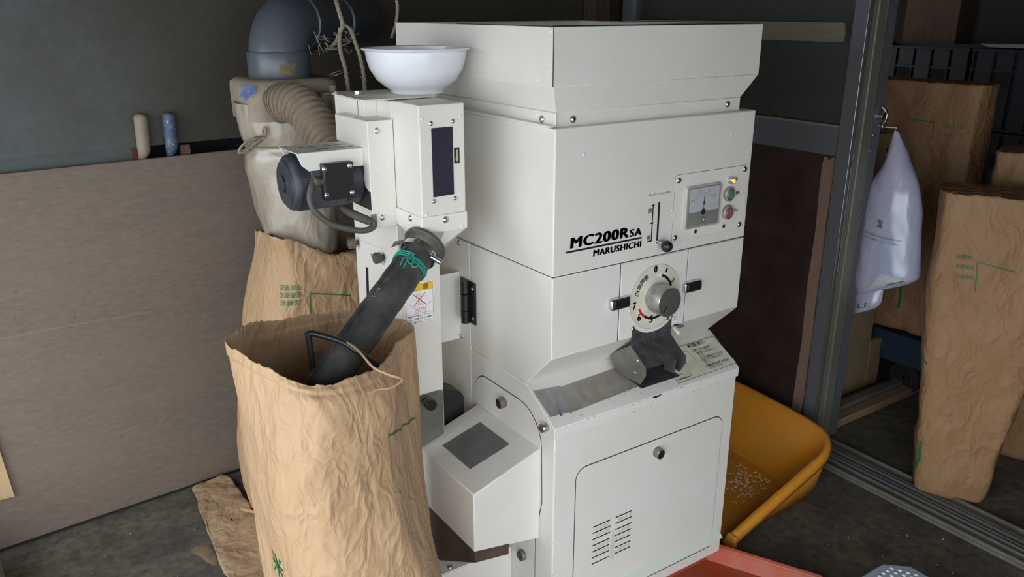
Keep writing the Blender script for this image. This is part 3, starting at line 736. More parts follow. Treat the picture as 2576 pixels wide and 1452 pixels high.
sp = xplate('side_panel', side_poly, CREAM, mill, 0.001, 0.0030)
HX, HZ1, HZT, HZ0, HZB = -0.172, 0.478, 0.533, 0.337, 0.303
hood = MB().prism([(-0.001, HZT), (HX, HZ1), (HX, HZ0), (-0.001, HZB)], 'y', 0.032, 0.288).build('outlet_hood', CREAM, mill, bevel=0.0025)
HN = Vector((-(HZT - HZ1), 0, -HX)).normalized(); HP = Vector((0, 0, HZT)) + HN * 0.0003
MB().slab([aP(u, v, HP, HN) for u, v in ((1183, 1181), (1282, 1118), (1208, 1063), (1113, 1121))], HN, 0.0009).build('hood_window', WINDOWG, hood)
# rusty lip under the hood
lip = MB().prism([(HX - .0006, HZ0 + .001), (HX - .0006, HZ0 - .026), (-0.085, HZ0 - .040), (-0.085, HZ0 - .014)], 'y', 0.0308, 0.034).build('rusty_lip', RUST, hood)
pb = aX(1064, 1412, HX)
MB().prism([(0.0312, HZ0), (0.287, HZ0), (0.287, max(0.12, pb.z)), (0.0312, HZ0 - .026)], 'x', HX, HX + 0.003).build('rusty_side_plate', RUST, hood)
# lower housing of the outlet and its lock
box('lower_box', CREAM, mill, -0.205, -0.002, 0.14, 0.44, 0.05, 0.215, 0.003)
MB().slab([(-0.20, 0.142, 0.2155), (-.10, .142, .2155), (-.10, .30, .2155), (-.20, .30, .2155)], (0, 0, 1), 0.002).build('box_lid', CREAM2, mill)
screw('screw', (-0.165, 0.155, 0.2175), (0, 0, 1), 0.006, mill)
MB().slab([(-0.13, 0.16, 0.2175), (-.105, .16, .2175), (-.105, .28, .2175), (-.13, .28, .2175)], (0, 0, 1), 0.004).build('slide_plate', STEEL, mill)
q = aX(1318, 1395, -0.002); lock_knob((-.002, q.y, q.z), (-1, 0, 0), 0.0125, 0.012, mill)
q = aX(1268, 1012, -0.003); lock_knob((-.002, q.y, q.z), (-1, 0, 0), 0.0125, 0.016, sp)
q = aX(1372, 1075, -0.003); k = MB().lathe([(0.009, 0), (0.0105, .001), (.0105, .010), (.009, .012), (0, .012)], (-.0028, q.y, q.z), (-1, 0, 0), 24).build('cover_screw', CHROME, cover, smooth=40)
MB().box(-.0152, -.0146, q.y - .008, q.y + .008, q.z - .0012, q.z + .0012).build('screw_slot', GAPM, k)
k = MB().lathe([(0.009, 0), (0.0105, .001), (.0105, .010), (.009, .012), (0, .012)], (W + .0028, 0.012, .603), (1, 0, 0), 24).build('cover_screw', CHROME, cover, smooth=40)
# ---- lower milling cabinet with the three front panels
CH = 0.0895; ZC = 0.7535
chp = [(0.317, ZB + .001), (CH, ZB + .001), (0.0, ZC), (0.0, ZS - .0015), (0.317, ZS - .0015)]
low = MB().prism(chp, 'x', 0.0, W).build('milling_cabinet', CREAM, mill, bevel=0.0022)
box('rear_cabinet', CREAM, mill, 0.006, W - .006, 0.318, 0.59, ZB, ZT - .004, 0.003)
box('side_post', CREAM2, mill, -0.0005, 0.004, 0.3195, 0.59, 0.10, ZS - .003)
for xs in (0.1785, 0.3765):
    fplate('panel_gap', [(xs - .0010, ZC), (xs + .0010, ZC), (xs + .0010, ZS - .002), (xs - .0010, ZS - .002)], SEAM, low, 0, 0.0005)
    fplate('panel_edge', [(xs + .0010, ZC), (xs + .0040, ZC), (xs + .0040, ZS - .002), (xs + .0010, ZS - .002)], WHITEI, low, 0, 0.0004)
cp = fplate('centre_panel', rrect(0.1825, 0.3755, ZC, ZS - .003, .001, 1), CREAM2, mill, 0, 0.0008)
# latches
for (xc, zc) in ((0.1745, 0.8435), (0.391, 0.8405)):
    lt = MB().prism(rrect(xc - .0265, xc + .0265, zc - .0125, zc + .0125, .006, 4), 'y', 0.0, -0.012).build('latch', CHROME, mill, bevel=.003)
    MB().prism(rrect(xc - .0185, xc + .0235, zc - .009, zc + .009, .004, 4), 'y', -0.0115, -0.0135).build('latch_insert', BLACKP, lt, bevel=.001)
# whiteness dial
DC = Vector((0.2805, 0, 0.836)); DR = 0.0745
dial = MB().lathe([(DR, 0), (DR, .0014), (0, .0014)], (DC.x, -.0006, DC.z), (0, -1, 0), 64).build('dial_plate', PALEI, mill)
def ring_arc(name, cx, cz, r0, r1, a0, a1, m, parent, y, n=24):
    vs = []; 
    for k in range(n + 1):
        a = math.radians(a0 + (a1 - a0) * k / n); vs += [(cx + r0 * math.cos(a), y, cz + r0 * math.sin(a)), (cx + r1 * math.cos(a), y, cz + r1 * math.sin(a))]
    return MB().add(vs, [(2 * i, 2 * i + 1, 2 * i + 3, 2 * i + 2) for i in range(n)]).build(name, m, parent, fix=False)
ring_arc('dial_outline', DC.x, DC.z, DR - .0006, DR, 0, 360, GREYI, dial, -.0023, 72)
YD = -.0024
def dnum(s, u, v, h, m, w=None, rot=0.0):
    q = aY(u, v, YD); w = w or h * .62
    return ftext('dial_numeral', s, q.x - w / 2, q.x + w / 2, q.z - h / 2, q.z + h / 2, m, dial, y=YD, bold=.055, rot=rot)
dnum('0', 1650, 677, .0165, BLUEI); dnum('1', 1677, 680, .010, BLUEI, .005, -.35); dnum('2', 1693, 705, .011, BLUEI, .006, -.9)
dnum('5', 1638, 803, .0175, BLUEI); dnum('6', 1608, 799, .0175, REDI); dnum('7', 1596, 771, .018, REDI, .0105)
for ch, (u, v), r in (('白', (1603, 739), 1.2), ('度', (1609, 722), .95), ('調', (1616, 709), .75), ('整', (1626, 699), .6)):
    q = aY(u, v, YD); ftext('dial_word', ch, q.x - .006, q.x + .006, q.z - .006, q.z + .006, BLACKI, dial, y=YD, rot=r, bold=.022)
KC = aY(1645, 748, -0.0)   # shaft centre
KX, KZ = 0.2815, 0.836
ring_arc('scale_arc_light', KX, KZ, .047, .052, 88, 70, WHITEI, dial, YD)
ring_arc('scale_arc', KX, KZ, .0465, .0525, 70, 20, BLACKI, dial, YD)
ring_arc('scale_arc', KX, KZ, .0465, .0525, 235, 300, BLACKI, dial, YD)
ring_arc('scale_arc_red', KX, KZ, .047, .0525, 203, 235, REDI, dial, YD)
knob = MB().lathe([(0.030, 0.0), (0.031, .002), (0.031, .012), (.0335, .014), (.0335, .044), (.0325, .046), (0, .0465)], (KX, -.0018, KZ), (0, -1, 0), 56).build('dial_knob', ALU, mill, smooth=35)
MB().prism([(KX - .0205, KZ - .0195), (KX - .0185, KZ - .0213), (KX - .0065, KZ - .0088), (KX - .0085, KZ - .0070)], 'y', -.0482, -.0486).build('knob_pointer', BLACKI, knob)
# tiny lever and sticker right of the chute
q = aY(1698, 797, 0); fplate('flow_sticker', rrect(q.x - .009, q.x + .009, q.z - .013, q.z + .014, .001, 2), WHITEI, cp, -.0008, .0004)
ftext('sticker_arrow', '↕', q.x - .007, q.x - .003, q.z - .010, q.z + .006, BLACKI, cp, y=-.0015)
for k, s in enumerate(('白米', '精米', '出口')): ftext('sticker_text', s, q.x - .001, q.x + .007, q.z + .003 - k * .006, q.z + .0075 - k * .006, BLUEI, cp, y=-.0015)
ftext('sticker_text', '切替レバー', q.x - .007, q.x + .007, q.z + .009, q.z + .0125, BLACKI, cp, y=-.0015)
q = aY(1700, 818, 0); box('lever_slot', GAPM, cp, q.x - .009, q.x + .006, -.0013, -.0008, q.z - .003, q.z + .003)
MB().hexa([(q.x - .013, -.022, q.z - .016), (q.x - .001, -.022, q.z - .016), (q.x - .001, -.001, q.z - .006), (q.x - .013, -.001, q.z - .006), (q.x - .013, -.020, q.z - .006), (q.x - .001, -.020, q.z - .006), (q.x - .001, -.001, q.z + .001), (q.x - .013, -.001, q.z + .001)]).build('small_lever', mat('dirty_white_plastic', (0.6, .55, .45), .6), cp, bevel=.002)
MB().box(q.x - .004, q.x + .014, -.014, -.0008, q.z - .002, q.z).build('lever_tongue', STEEL, cp)
# discharge chute
cx0, cx1 = 0.2185, 0.3365
fl = [(cx0, 0.735), (cx1, 0.735), (cx1, 0.779)] + [(DC.x + 0.0835 * math.cos(math.radians(a)), DC.z + 0.0835 * math.sin(math.radians(a))) for a in range(316, 223, -6)] + [(cx0 + .006, 0.779), (cx0, 0.776)]
chute = MB().prism(fl, 'y', -.0005, -.0028).build('chute_flange', DARK_STEEL, mill)
YL, ZL = -0.052, 0.6975
MB().slab([(cx0, -.001, .737), (cx1, -.001, .737), (cx1, YL, ZL), (cx0, YL, ZL)], (0, 0, -1), .0015).build('chute_cover', DARK_STEEL, chute)
def cheek(x, th): return MB().prism([(0.0, .735), (YL, ZL + .0015), (YL - .0015, ZL - .016), (YL + .014, 0.655), (0.045, 0.655), (0.066, .690)], 'x', x, x + th)
cheek(cx0 - .0016, .0016).build('chute_cheek', STEEL, chute); cheek(cx1, .0016).build('chute_cheek', DARK_STEEL, chute)
MB().hexa([(cx0, .040, .664), (cx1, .040, .664), (cx1, .044, .670), (cx0, .044, .670), (cx0, .02, .72), (cx1, .02, .72), (cx1, .024, .72), (cx0, .024, .72)]).build('chute_back', DARK_STEEL, chute)
MB().slab([(cx0, .05, .6615), (cx1, .05, .6615), (cx1, YL + .012, .6450), (cx0, YL + .012, .6450)], (0, 0, 1), .0012).build('chute_floor', DARK_STEEL, chute)
MB().hexa([(cx1 - .028, YL + .004, ZL - .002), (cx1 - .022, YL + .004, ZL - .002), (cx1 - .018, YL + .012, ZL - .04), (cx1 - .024, YL + .012, ZL - .04), (cx1 - .028, YL + .04, ZL + .024), (cx1 - .022, YL + .04, ZL + .024), (cx1 - .018, YL + .04, ZL - .04), (cx1 - .024, YL + .04, ZL - .04)]).build('chute_guide', STEEL, chute)
for (u, v) in ((1592, 828), (1679, 802)): q = aY(u, v, -.003); screw('chute_screw', (q.x, -.0028, q.z), (0, -1, 0), .0036, chute)
for (u, v) in ((1604, 908), (1598, 938)): q = aX(u, v, cx0 - .0016); screw('rivet', (cx0 - .0016, q.y, q.z), (-1, 0, 0), .0030, chute)
# ---- upper cabinet
up = MB().box(0.0, W, 0.0, 0.60, ZS, ZT).build('upper_cabinet', CREAM, mill, bevel=0.0028)
MB().box(0.002, W - .002, .002, .316, ZS - .0018, ZS + .0004).build('cabinet_gap', SEAM, mill)
for (u, v) in ((1469, 389), (1840, 338), (1690, 529), (1866, 512)):
    q = aY(u, v, 0); rivet((q.x, -.0003, q.z), (0, -1, 0), up)
# collar, funnel and hopper
cx_0, cx_1, cy_0, cy_1 = 0.016, 0.528, 0.020, 0.590
collar = MB().box(cx_0, cx_1, cy_0, cy_1, ZT - .002, 1.250).build('hopper_collar', CREAM, mill, bevel=.0015)
box('collar_flange', CREAM, collar, -.004, .016, .016, .57, ZT + .0005, ZT + .005, .001)
box('collar_flange', CREAM, collar, .0125, .0155, .016, .57, ZT + .0005, 1.249, .001)
for (u, v) in ((1441, 300), (1830, 262)): q = aY(u, v, .02); screw('collar_screw', (q.x, .0198, q.z), (0, -1, 0), .0065, collar)
q = aX(1364, 300, .0125); screw('collar_screw', (.0124, q.y, q.z), (-1, 0, 0), .0065, collar)
q = aX(1349, 289, .0125); rivet((.0124, q.y, q.z), (-1, 0, 0), collar)
HX0, HX1, HY0, HY1 = -0.0065, 0.5563, 0.0, 0.632; ZH0, ZH1 = 1.299, 1.404
MB().hexa([(cx_0, cy_0, 1.250), (cx_1, cy_0, 1.250), (cx_1, cy_1, 1.250), (cx_0, cy_1, 1.250), (HX0, HY0, ZH0), (HX1, HY0, ZH0), (HX1, HY1, ZH0), (HX0, HY1, ZH0)]).build('hopper_funnel', CREAM, mill, bevel=.001)
th = .0022
hop = MB()
hop.box(HX0, HX1, HY0, HY0 + th, ZH0, ZH1); hop.box(HX0, HX1, HY1 - th, HY1, ZH0, ZH1); hop.box(HX0, HX0 + th, HY0 + th, HY1 - th, ZH0, ZH1); hop.box(HX1 - th, HX1, HY0 + th, HY1 - th, ZH0, ZH1)
for (a, b, c, dd) in ((HX0, HX1, HY0 + th, HY0 + .014), (HX0, HX1, HY1 - .014, HY1 - th), (HX0 + th, HX0 + .014, HY0 + .014, HY1 - .014), (HX1 - .014, HX1 - th, HY0 + .014, HY1 - .014)):
    hop.box(a, b, c, dd, ZH1 - .0022, ZH1)
hop = hop.build('hopper', CREAM, mill, bevel=.0008)
box('corner_seam', SEAM, hop, HX0 - .0004, HX0 + .0008, HY0 - .0004, HY0 + .0012, ZH0, ZH1 + .0003)
box('rim_dark_strip', GAPM, hop, HX0 + .004, HX1 - .002, HY0 + .0035, HY0 + .009, ZH1 - .001, ZH1 + .0022)  # plain black strip drawing the dark line along the front rim
box('rim_dark_strip', GAPM, hop, HX0 + .0035, HX0 + .007, HY0 + .009, HY0 + .35, ZH1 - .001, ZH1 + .0012)  # the same black line carried along part of the left rim
for (u, v) in ((1383, 80), (1381, 180), (1352, 201)): q = aX(u, v, HX0); rivet((HX0, q.y, q.z), (-1, 0, 0), hop, .003)
MB().box(HX0 + .003, HX1 - .003, HY0 + .003, HY1 - .003, ZH0 - .001, ZH0 + .001).build('hopper_floor', CREAM, mill)
# ---- brand lettering
def flet(s, u0, v0, u1, v1, z0, z1, m=BLACKI, **k):
    a = aY(u0, v0, 0); b = aY(u1, v1, 0)
    return ftext('lettering', s, a.x, b.x, z0, z1, m, up, **k)
ftext('model_lettering', 'MC200R', 0.0415, 0.1965, 0.9835, 1.0065, BLACKI, up, bold=.058, shear=.05, space=1.12)
ftext('model_lettering', 'SA', 0.198, 0.2325, 0.9835, 1.0, BLACKI, up, bold=.058, shear=.05, space=1.12)
fplate('model_underline', [(0.0315, .9755), (.2335, .9755), (.2335, .9792), (.0315, .9792)], BLACKI, up, 0, .0009)
ftext('maker_lettering', 'MARUSHICHI', 0.1015, 0.2335, 0.9575, 0.9715, BLACKI, up, bold=.058, shear=.05, space=1.12)
# ---- hopper shutter lever
fplate('shutter_slot', rrect(0.2765, 0.2815, 0.957, 1.0485, .0024, 4), GAPM, up, 0, .0006)
lv = MB().cyl((0.279, .0, .9625), (0.2835, -.020, .9585), .0028, seg=12).build('shutter_lever', CHROME, mill, smooth=40)
MB().sphere((0.284, -.0255, .9560), .0128, 28, 18).build('lever_ball', BLACKP, lv, smooth=60)
sk = fplate('shutter_label', rrect(0.2455, 0.3125, 1.0585, 1.0735, .002, 3), CREAM2, up, 0, .0004)
ftext('label_text', 'ホッパーシャッター', .2475, .3105, 1.0620, 1.0705, BLACKI, sk, y=-.0008, bold=.02)
sc = fplate('shutter_scale', [(0.2605, .966), (.2630, .966), (.2630, 1.0445), (.2605, 1.0445)], BLACKI, up, 0, .0006)
for z, a, b in ((1.0435, .2580, .2655), (1.005, .2555, .2655), (.966, .2505, .2635)): fplate('scale_tick', rrect(a, b, z - .0014, z + .0014, .001, 2), BLACKI, sc, 0, .0006)
ftext('scale_word', '閉', .2495, .2575, 1.0275, 1.0375, BLACKI, sc, bold=.012); ftext('scale_word', '開', .2495, .2575, .9695, .9790, BLACKI, sc, bold=.012)
# ---- control plate
pl = rrect(0.3225, 0.5480, 0.9535, 1.1000, .006, 4)
pg = rrect(0.3219, 0.5486, 0.9529, 1.1006, .006, 4)
fplate('plate_gap', pg, SEAM, mill, 0, .0005)
ctl = fplate('control_plate', pl, CREAM2, mill, 0, .0016)
for (x, z) in ((.3315, 1.0885), (.5385, 1.0910), (.3305, .9625), (.5365, .9625)): screw('plate_screw', (x, -.0016, z), (0, -1, 0), .0058, ctl)
for (x, z) in ((.3905, .9680), (.4815, .9670)):
    g = MB().lathe([(.0042, 0), (.0046, .001), (.0046, .003), (.0026, .0034), (.0026, .0015), (0, .0015)], (x, -.0016, z), (0, -1, 0), 18).build('socket_screw', CHROME, ctl, smooth=40)
    MB().lathe([(.0026, 0), (0, .0001)], (x, -.0046, z), (0, -1, 0), 12).build('socket_hole', GAPM, g)
# ammeter
mx0, mx1, mz0, mz1 = .3525, .4585, .9775, 1.0720
met = MB().prism(rrect(mx0, mx1, mz0, mz1, .004, 3), 'y', -.0016, -.0075).build('ammeter', mat('dirty_clear_plastic', (0.50, .48, .42), .3, coat=.3), mill, bevel=.001)
MB().prism(rrect(mx0 + .004, mx1 - .004, mz0 + .004, mz1 - .004, .003, 3), 'y', -.0075, -.0082).build('meter_face_lower', mat('grey_meter_base', (0.27, .265, .26), .35, var=(40, (.4, .38, .36), .5)), met)
face = MB().prism(rrect(mx0 + .010, mx1 - .006, mz0 + .036, mz1 - .006, .001, 2), 'y', -.0082, -.0090).build('meter_dial', mat('meter_white', (0.70, .72, .78), .4), met)
mcx, mcz = .4055, mz0 + .037
MB().box(mcx - .0005, mcx + .0005, -.0097, -.0094, mcz, mcz + .0385).build('meter_needle', BLACKI, face)
ring_arc('meter_scale', mcx, mcz, .0400, .0404, 35, 145, GREYI, face, -.0094)
for a in (35, 45, 62, 78, 90, 105, 118, 132, 145):
    c, s_ = math.cos(math.radians(a)), math.sin(math.radians(a))
    MB().add([(mcx + c * r_ + s_ * w_, -.0094, mcz + s_ * r_ - c * w_) for r_, w_ in ((.036, -.0003), (.036, .0003), (.0404, .0003), (.0404, -.0003))], [(0, 1, 2, 3)]).build('meter_tick', BLACKI, face, fix=False)
for s, a in (('0', 145), ('10', 108), ('20', 72), ('30', 45)):
    c, s_ = math.cos(math.radians(a)), math.sin(math.radians(a)); x, z = mcx + c * .0455, mcz + s_ * .0455
    ftext('meter_numeral', s, x - .0033, x + .0033, z - .0028, z + .0028, GREYI, face, y=-.0094)
ftext('meter_unit', 'A', mcx - .005, mcx + .0045, mcz + .0125, mcz + .024, BLACKI, face, y=-.0098)
ftext('meter_print', 'CLASS 2.5', mcx + .018, mcx + .036, mcz + .006, mcz + .009, GREYI, face, y=-.0094)
MB().lathe([(.007, 0), (.007, .0006), (0, .0008)], (mcx, -.0088, mcz - .002), (0, -1, 0), 20).build('needle_hub', BLACKP, met)
mg = MB().prism(rrect(mx0 + .001, mx1 - .001, mz0 + .001, mz1 - .001, .004, 3), 'y', -.0098, -.0135).build('meter_cover', METERGLASS, met, bevel=.0012)
screw('meter_screw', (mcx, -.0135, mz0 + .018), (0, -1, 0), .003, met)
# lamps and buttons
lm = MB().lathe([(.0085, 0), (.0085, .003), (.0065, .010), (.0050, .011), (.0050, .009), (0, .009)], (.4920, -.0016, 1.0715), (0, -1, 0), 28).build('pilot_lamp', CHROME, mill, smooth=40)
MB().lathe([(.0046, 0), (.0044, .003), (.0028, .0055), (0, .0062)], (.4920, -.0102, 1.0715), (0, -1, 0), 20).build('lamp_lens', mat('lit_orange_lens', (0.85, .22, .02), .3, emit=((1.0, .28, .03), 2.2)), lm, smooth=60)
for (z, m_, nm) in ((1.0405, mat('green_button_cap', (0.10, .23, .17), .4, var=(60, (.05, .1, .08), .6)), 'run_button'), (.9985, mat('red_button_cap', (0.30, .095, .10), .4, var=(60, (.18, .07, .07), .6)), 'stop_button')):
    b_ = MB().lathe([(.0165, 0), (.0170, .002), (.0165, .008), (.0145, .010), (.0125, .009), (.0120, .004), (0, .004)], (.4895, -.0016, z), (0, -1, 0), 36).build(nm, mat('dull_grey_bezel', (0.33, .31, .27), .45, .3), mill, smooth=40)
    MB().lathe([(.0110, 0), (.0110, .006), (.0095, .0075), (0, .0078)], (.4895, -.0052, z), (0, -1, 0), 30).build('button_cap', m_, b_, smooth=40)
for s, u, v, w_ in (('電源', 1848, 450, .016), ('運転', 1853, 484, .016), ('停止', 1849, 528, .016)):
    q = aY(u, v, 0); st_ = fplate('button_label', rrect(q.x - .0095, q.x + .0095, q.z - .0062, q.z + .0062, .001, 2), CREAM2, ctl, -.0016, .0004)
    ftext('label_text', s, q.x - .008, q.x + .008, q.z - .0042, q.z + .0042, BLACKI, st_, y=-.0024, bold=.012)

# ---- bucket elevator on the left side (hinged to the mill), its outlet head and gear motor
EX0, EX1, EY0, EY1 = -0.206, -0.107, 0.265, 0.486
ev = box('elevator_column', CREAM, mill, EX0, EX1, EY0, EY1, 0.215, 1.262, 0.002)
BY = 0.150
head = MB().box(EX0, EX1, BY, EY0, 1.050, 1.2645).build('outlet_head', CREAM, mill, bevel=.002)
# window in the head
wq = [aY(u, v, BY) for u, v in ((1090, 497), (1142, 488), (1138, 318), (1084, 324))]
fplate('head_window', [(wq[0].x, wq[0].z), (wq[1].x, wq[1].z), (wq[1].x, wq[2].z), (wq[0].x, wq[2].z)], WINDOWD, head, BY, .0008)
for (u, v) in ((1084, 311), (1140, 305), (1092, 507), (1145, 499)): q = aY(u, v, BY); screw('window_screw', (q.x, BY, q.z), (0, -1, 0), .0042, head)
for (u, v) in ((1062, 301), (1158, 292), (1073, 541), (1165, 523)): q = aY(u, v, BY); rivet((q.x, BY, q.z), (0, -1, 0), head)
q = aY(1149, 391, BY); ar = fplate('arrow_sticker', [(q.x - .006, q.z - .0155), (q.x + .006, q.z - .0155), (q.x + .006, q.z + .0155), (q.x - .006, q.z + .0155)], BLACKI, head, BY, .0006)
fplate('arrow', [(q.x, q.z - .013), (q.x + .004, q.z - .005), (q.x + .0018, q.z - .005), (q.x + .0018, q.z + .013), (q.x, q.z + .010), (q.x - .0018, q.z + .013), (q.x - .0018, q.z - .005), (q.x - .004, q.z - .005)], mat('gold_print', (0.5, .45, .2), .5), ar, BY - .0006, .0003)
# skirt and slanting outlet funnel
sk_ = MB().box(EX0 - .002, EX1 + .002, BY - .002, EY0 - .001, 1.016, 1.0505).build('head_skirt', CREAM2, mill, bevel=.0012)
q = aY(1121, 553, BY - .002); screw('skirt_screw', (q.x, BY - .002, q.z), (0, -1, 0), .0062, sk_)
q = aX(1033, 549, EX0 - .002); screw('skirt_screw', (EX0 - .002, q.y, q.z), (-1, 0, 0), .0062, sk_)
q = aY(1077, 580, BY - .002); rivet((q.x, BY - .002, q.z), (0, -1, 0), sk_)
q = aY(1162, 569, BY - .002); rivet((q.x, BY - .002, q.z), (0, -1, 0), sk_)
HS = aY(1072, 612, 0.165); HE = aY(822, 962, 0.030); HD = (HE - HS).normalized()
HSIDE = HD.cross(Vector((0, 0, 1))).normalized(); HUP = HSIDE.cross(HD).normalized()
z_ = 1.0165
loops = [[(EX0 - .001, BY - .001, z_), (-.157, BY - .001, z_), (EX1 + .001, BY - .001, z_), (EX1 + .001, .207, z_), (EX1 + .001, EY0 - .002, z_), (-.157, EY0 - .002, z_), (EX0 - .001, EY0 - .002, z_), (EX0 - .001, .207, z_)]]
c_ = HS - HD * 0.006
ringp = []
for p_ in loops[0]:
    d_ = Vector(p_) - Vector((-.157, .207, z_)); d_ = d_ - HD * d_.dot(HD); ringp.append(c_ + d_.normalized() * .036)
loops.append(ringp)
MB().loft(loops).build('outlet_funnel', CREAM, mill, bevel=.0008)
# flange plate on the column left of the head
box('column_flange', CREAM2, mill, EX0 - .018, EX0, .262, .2665, 1.05, 1.205, .0008)
# adjusting plate with bolt on top
tp = MB().prism([(-.262, .425), (-.270, .268), (-.262, .260), (-.150, .255), (-.107, .262), (-.107, .43), (-.2, .44)], 'z', 1.2660, 1.2690).build('top_plate', DIRTY_CREAM, mill, bevel=.0006)
bx, by = aZ(903, 237, 1.27).x, aZ(903, 237, 1.27).y
bt = MB().cyl((bx, by, 1.20), (bx, by, 1.272), .0045, seg=16).build('adjusting_bolt', ALU, mill, smooth=40)
MB().lathe([(.0105, 0), (.0105, .0012), (.0075, .0014), (.0080, .0016), (.0080, .007), (.0072, .008), (0, .008)], (bx, by, 1.2690), (0, 0, 1), 6).build('bolt_head', CHROME, bt)
box('inner_plate', CREAM2, mill, -.235, EX0, .33, .48, 1.215, 1.266, .001)
# gear housing cover on the left side
GX0, GX1, GY0, GY1, GZ0, GZ1 = -.262, -.207, .258, .418, 1.012, 1.228
gc = MB()
gc.box(GX0, GX1, GY0, GY0 + .002, GZ0, GZ1)                       # front strip
gc.box(GX0, GX1, GY0 + .002, GY1, GZ1 - .002, GZ1)                # top
gc.prism([(GY0 + .002, GZ1 - .002), (GY1, GZ1 - .002), (GY1, 1.172), (GY0 + .030, 1.172), (GY0 + .030, 1.110), (GY0 + .026, 1.095), (GY0 + .010, 1.088), (GY0 + .002, 1.088)], 'x', GX0, GX0 + .002)  # cut-out left cheek
gc = gc.build('motor_mount_cover', CREAM, mill, bevel=.0012)
for (u, v) in ((948, 329), (962, 547)): q = aY(u, v, GY0); screw('cover_screw', (q.x, GY0, q.z), (0, -1, 0), .0058, gc)
box('gear_housing', MOTORG, mill, -.254, EX0, .275, .40, 1.045, 1.168, .002)
# vented shroud above the motor
SX0 = -.398; SY0 = .285; SZ = 1.174
sh = MB().box(SX0, GX0 + .001, SY0, SY0 + .105, SZ - .002, SZ).prism([(SX0, SZ), (GX0, SZ), (GX0, SZ - .036), (SX0 + .022, SZ - .036), (SX0 + .008, SZ - .024), (SX0 + .001, SZ - .006)], 'y', SY0, SY0 + .002).prism([(SX0, SZ), (GX0, SZ), (GX0, SZ - .036), (SX0 + .022, SZ - .036)], 'y', SY0 + .103, SY0 + .105).build('motor_shroud', CREAM, mill, bevel=.001)
for r_ in range(2):
    for k in range(5):
        xs = -.355 + k * .017 + r_ * .010; ys = SY0 + .030 + (1 - r_) * .035
        MB().prism([(xs - .011, ys + .011), (xs - .009, ys + .0115), (xs + .003, ys - .010), (xs + .001, ys - .0105)], 'z', SZ, SZ + .0004).build('vent_slot', GAPM, sh)
# gear motor lying along -X
MC = Vector((-.40, .345, 1.108)); R_ = .056
prof = [(0, .0), (.020, .0), (.0205, .0015), (.0445, .0030), (.0455, .0060), (.0500, .0075), (.0540, .0110), (R_, .0150), (R_, .020), (R_ - .0015, .0205), (R_ - .0015, .118), (R_ - .001, .120), (R_ - .001, .150), (0, .150)]
mo = MB().lathe(prof, (MC.x - .010, MC.y, MC.z), (1, 0, 0), 56).build('gear_motor', MOTORG, mill, smooth=35)
fins = MB()
for k in range(72):
    a = 2 * math.pi * k / 72; ca, sa = math.cos(a), math.sin(a)
    if -2.6 < a - math.pi < -.1 or True:
        p0 = Vector((MC.x + .014, MC.y + ca * R_, MC.z + sa * R_)); t_ = Vector((0, -sa, ca)) * .0009; o_ = Vector((0, ca, sa)) * .0022; e_ = Vector((.074, 0, 0))
        fins.hexa([p0 - t_ - o_, p0 + t_ - o_, p0 + t_ - o_ + e_, p0 - t_ - o_ + e_, p0 - t_ + o_, p0 + t_ + o_, p0 + t_ + o_ + e_, p0 - t_ + o_ + e_])
f_ = fins.build('cooling_fins', MOTORG, mo); f_['kind'] = 'stuff'
MB().lathe([(.017, .0), (.017, .0016), (.015, .002), (0, .002)], (MC.x - .012, MC.y, MC.z), (-1, 0, 0), 28).build('end_disc', MOTORG, mo)
screw('end_screw', (MC.x - .004, MC.y - .005, MC.z + .041), (-1, 0, 0), .0028, mo)
MB().box(MC.x + .028, MC.x + .10, MC.y - .060, MC.y - .02, MC.z - .045, MC.z + .030).build('flat_side', MOTORG, mo, bevel=.002)
# terminal box
TY = .272
t0, t1 = aY(818, 418, TY), aY(886, 492, TY)
tb = MB().box(t0.x - .006, t1.x + .004, TY, TY + .035, t1.z - .003, t0.z + .004).build('terminal_box', BLACKP, mill, bevel=.0015)
MB().box(t0.x - .006, t1.x + .004, TY - .006, TY - .0006, t1.z - .003, t0.z + .004).build('box_lid', BLACKP, tb, bevel=.0015)
for (u, v) in ((816, 426), (880, 417), (822, 491), (886, 484)): q = aY(u, v, TY - .006); screw('box_screw', (q.x, TY - .006, q.z), (0, -1, 0), .0042, tb)
g0 = aY(797, 457, TY + .012)
MB().lathe([(.008, 0), (.008, .007), (.0105, .007), (.0105, .013), (.007, .016), (.007, .020), (0, .02)], (t0.x - .006, g0.y, g0.z), (-1, 0, 0), 16).build('cable_gland', RUBBER, tb, smooth=40)
pts = [(t0.x - .022, g0.y, g0.z)] + [tuple(aY(u, v, y_)) for u, v, y_ in ((783, 470, .279), (779, 500, .274), (792, 532, .268), (830, 562, .262), (880, 577, .255), (918, 580, .250), (938, 572, .249), (940, 560, .252), (925, 551, .262), (905, 543, .28), (878, 530, .31), (862, 522, .33))]
MB().tube(spline(pts, 60), .0062, 12).build('motor_cable', mat('grey_cable', (0.07, .066, .058), .55), mill, smooth=60)
MB().tube(spline([aY(938, 560, .25), aY(900, 546, .285), aY(866, 525, .33)], 14), .008, 12).build('cable_sleeve', RUBBER, mill, smooth=60)
q = aY(938, 553, .262); box('cable_clip', STEEL, mill, q.x - .006, q.x + .006, .2555, .2575, q.z - .012, q.z + .012)
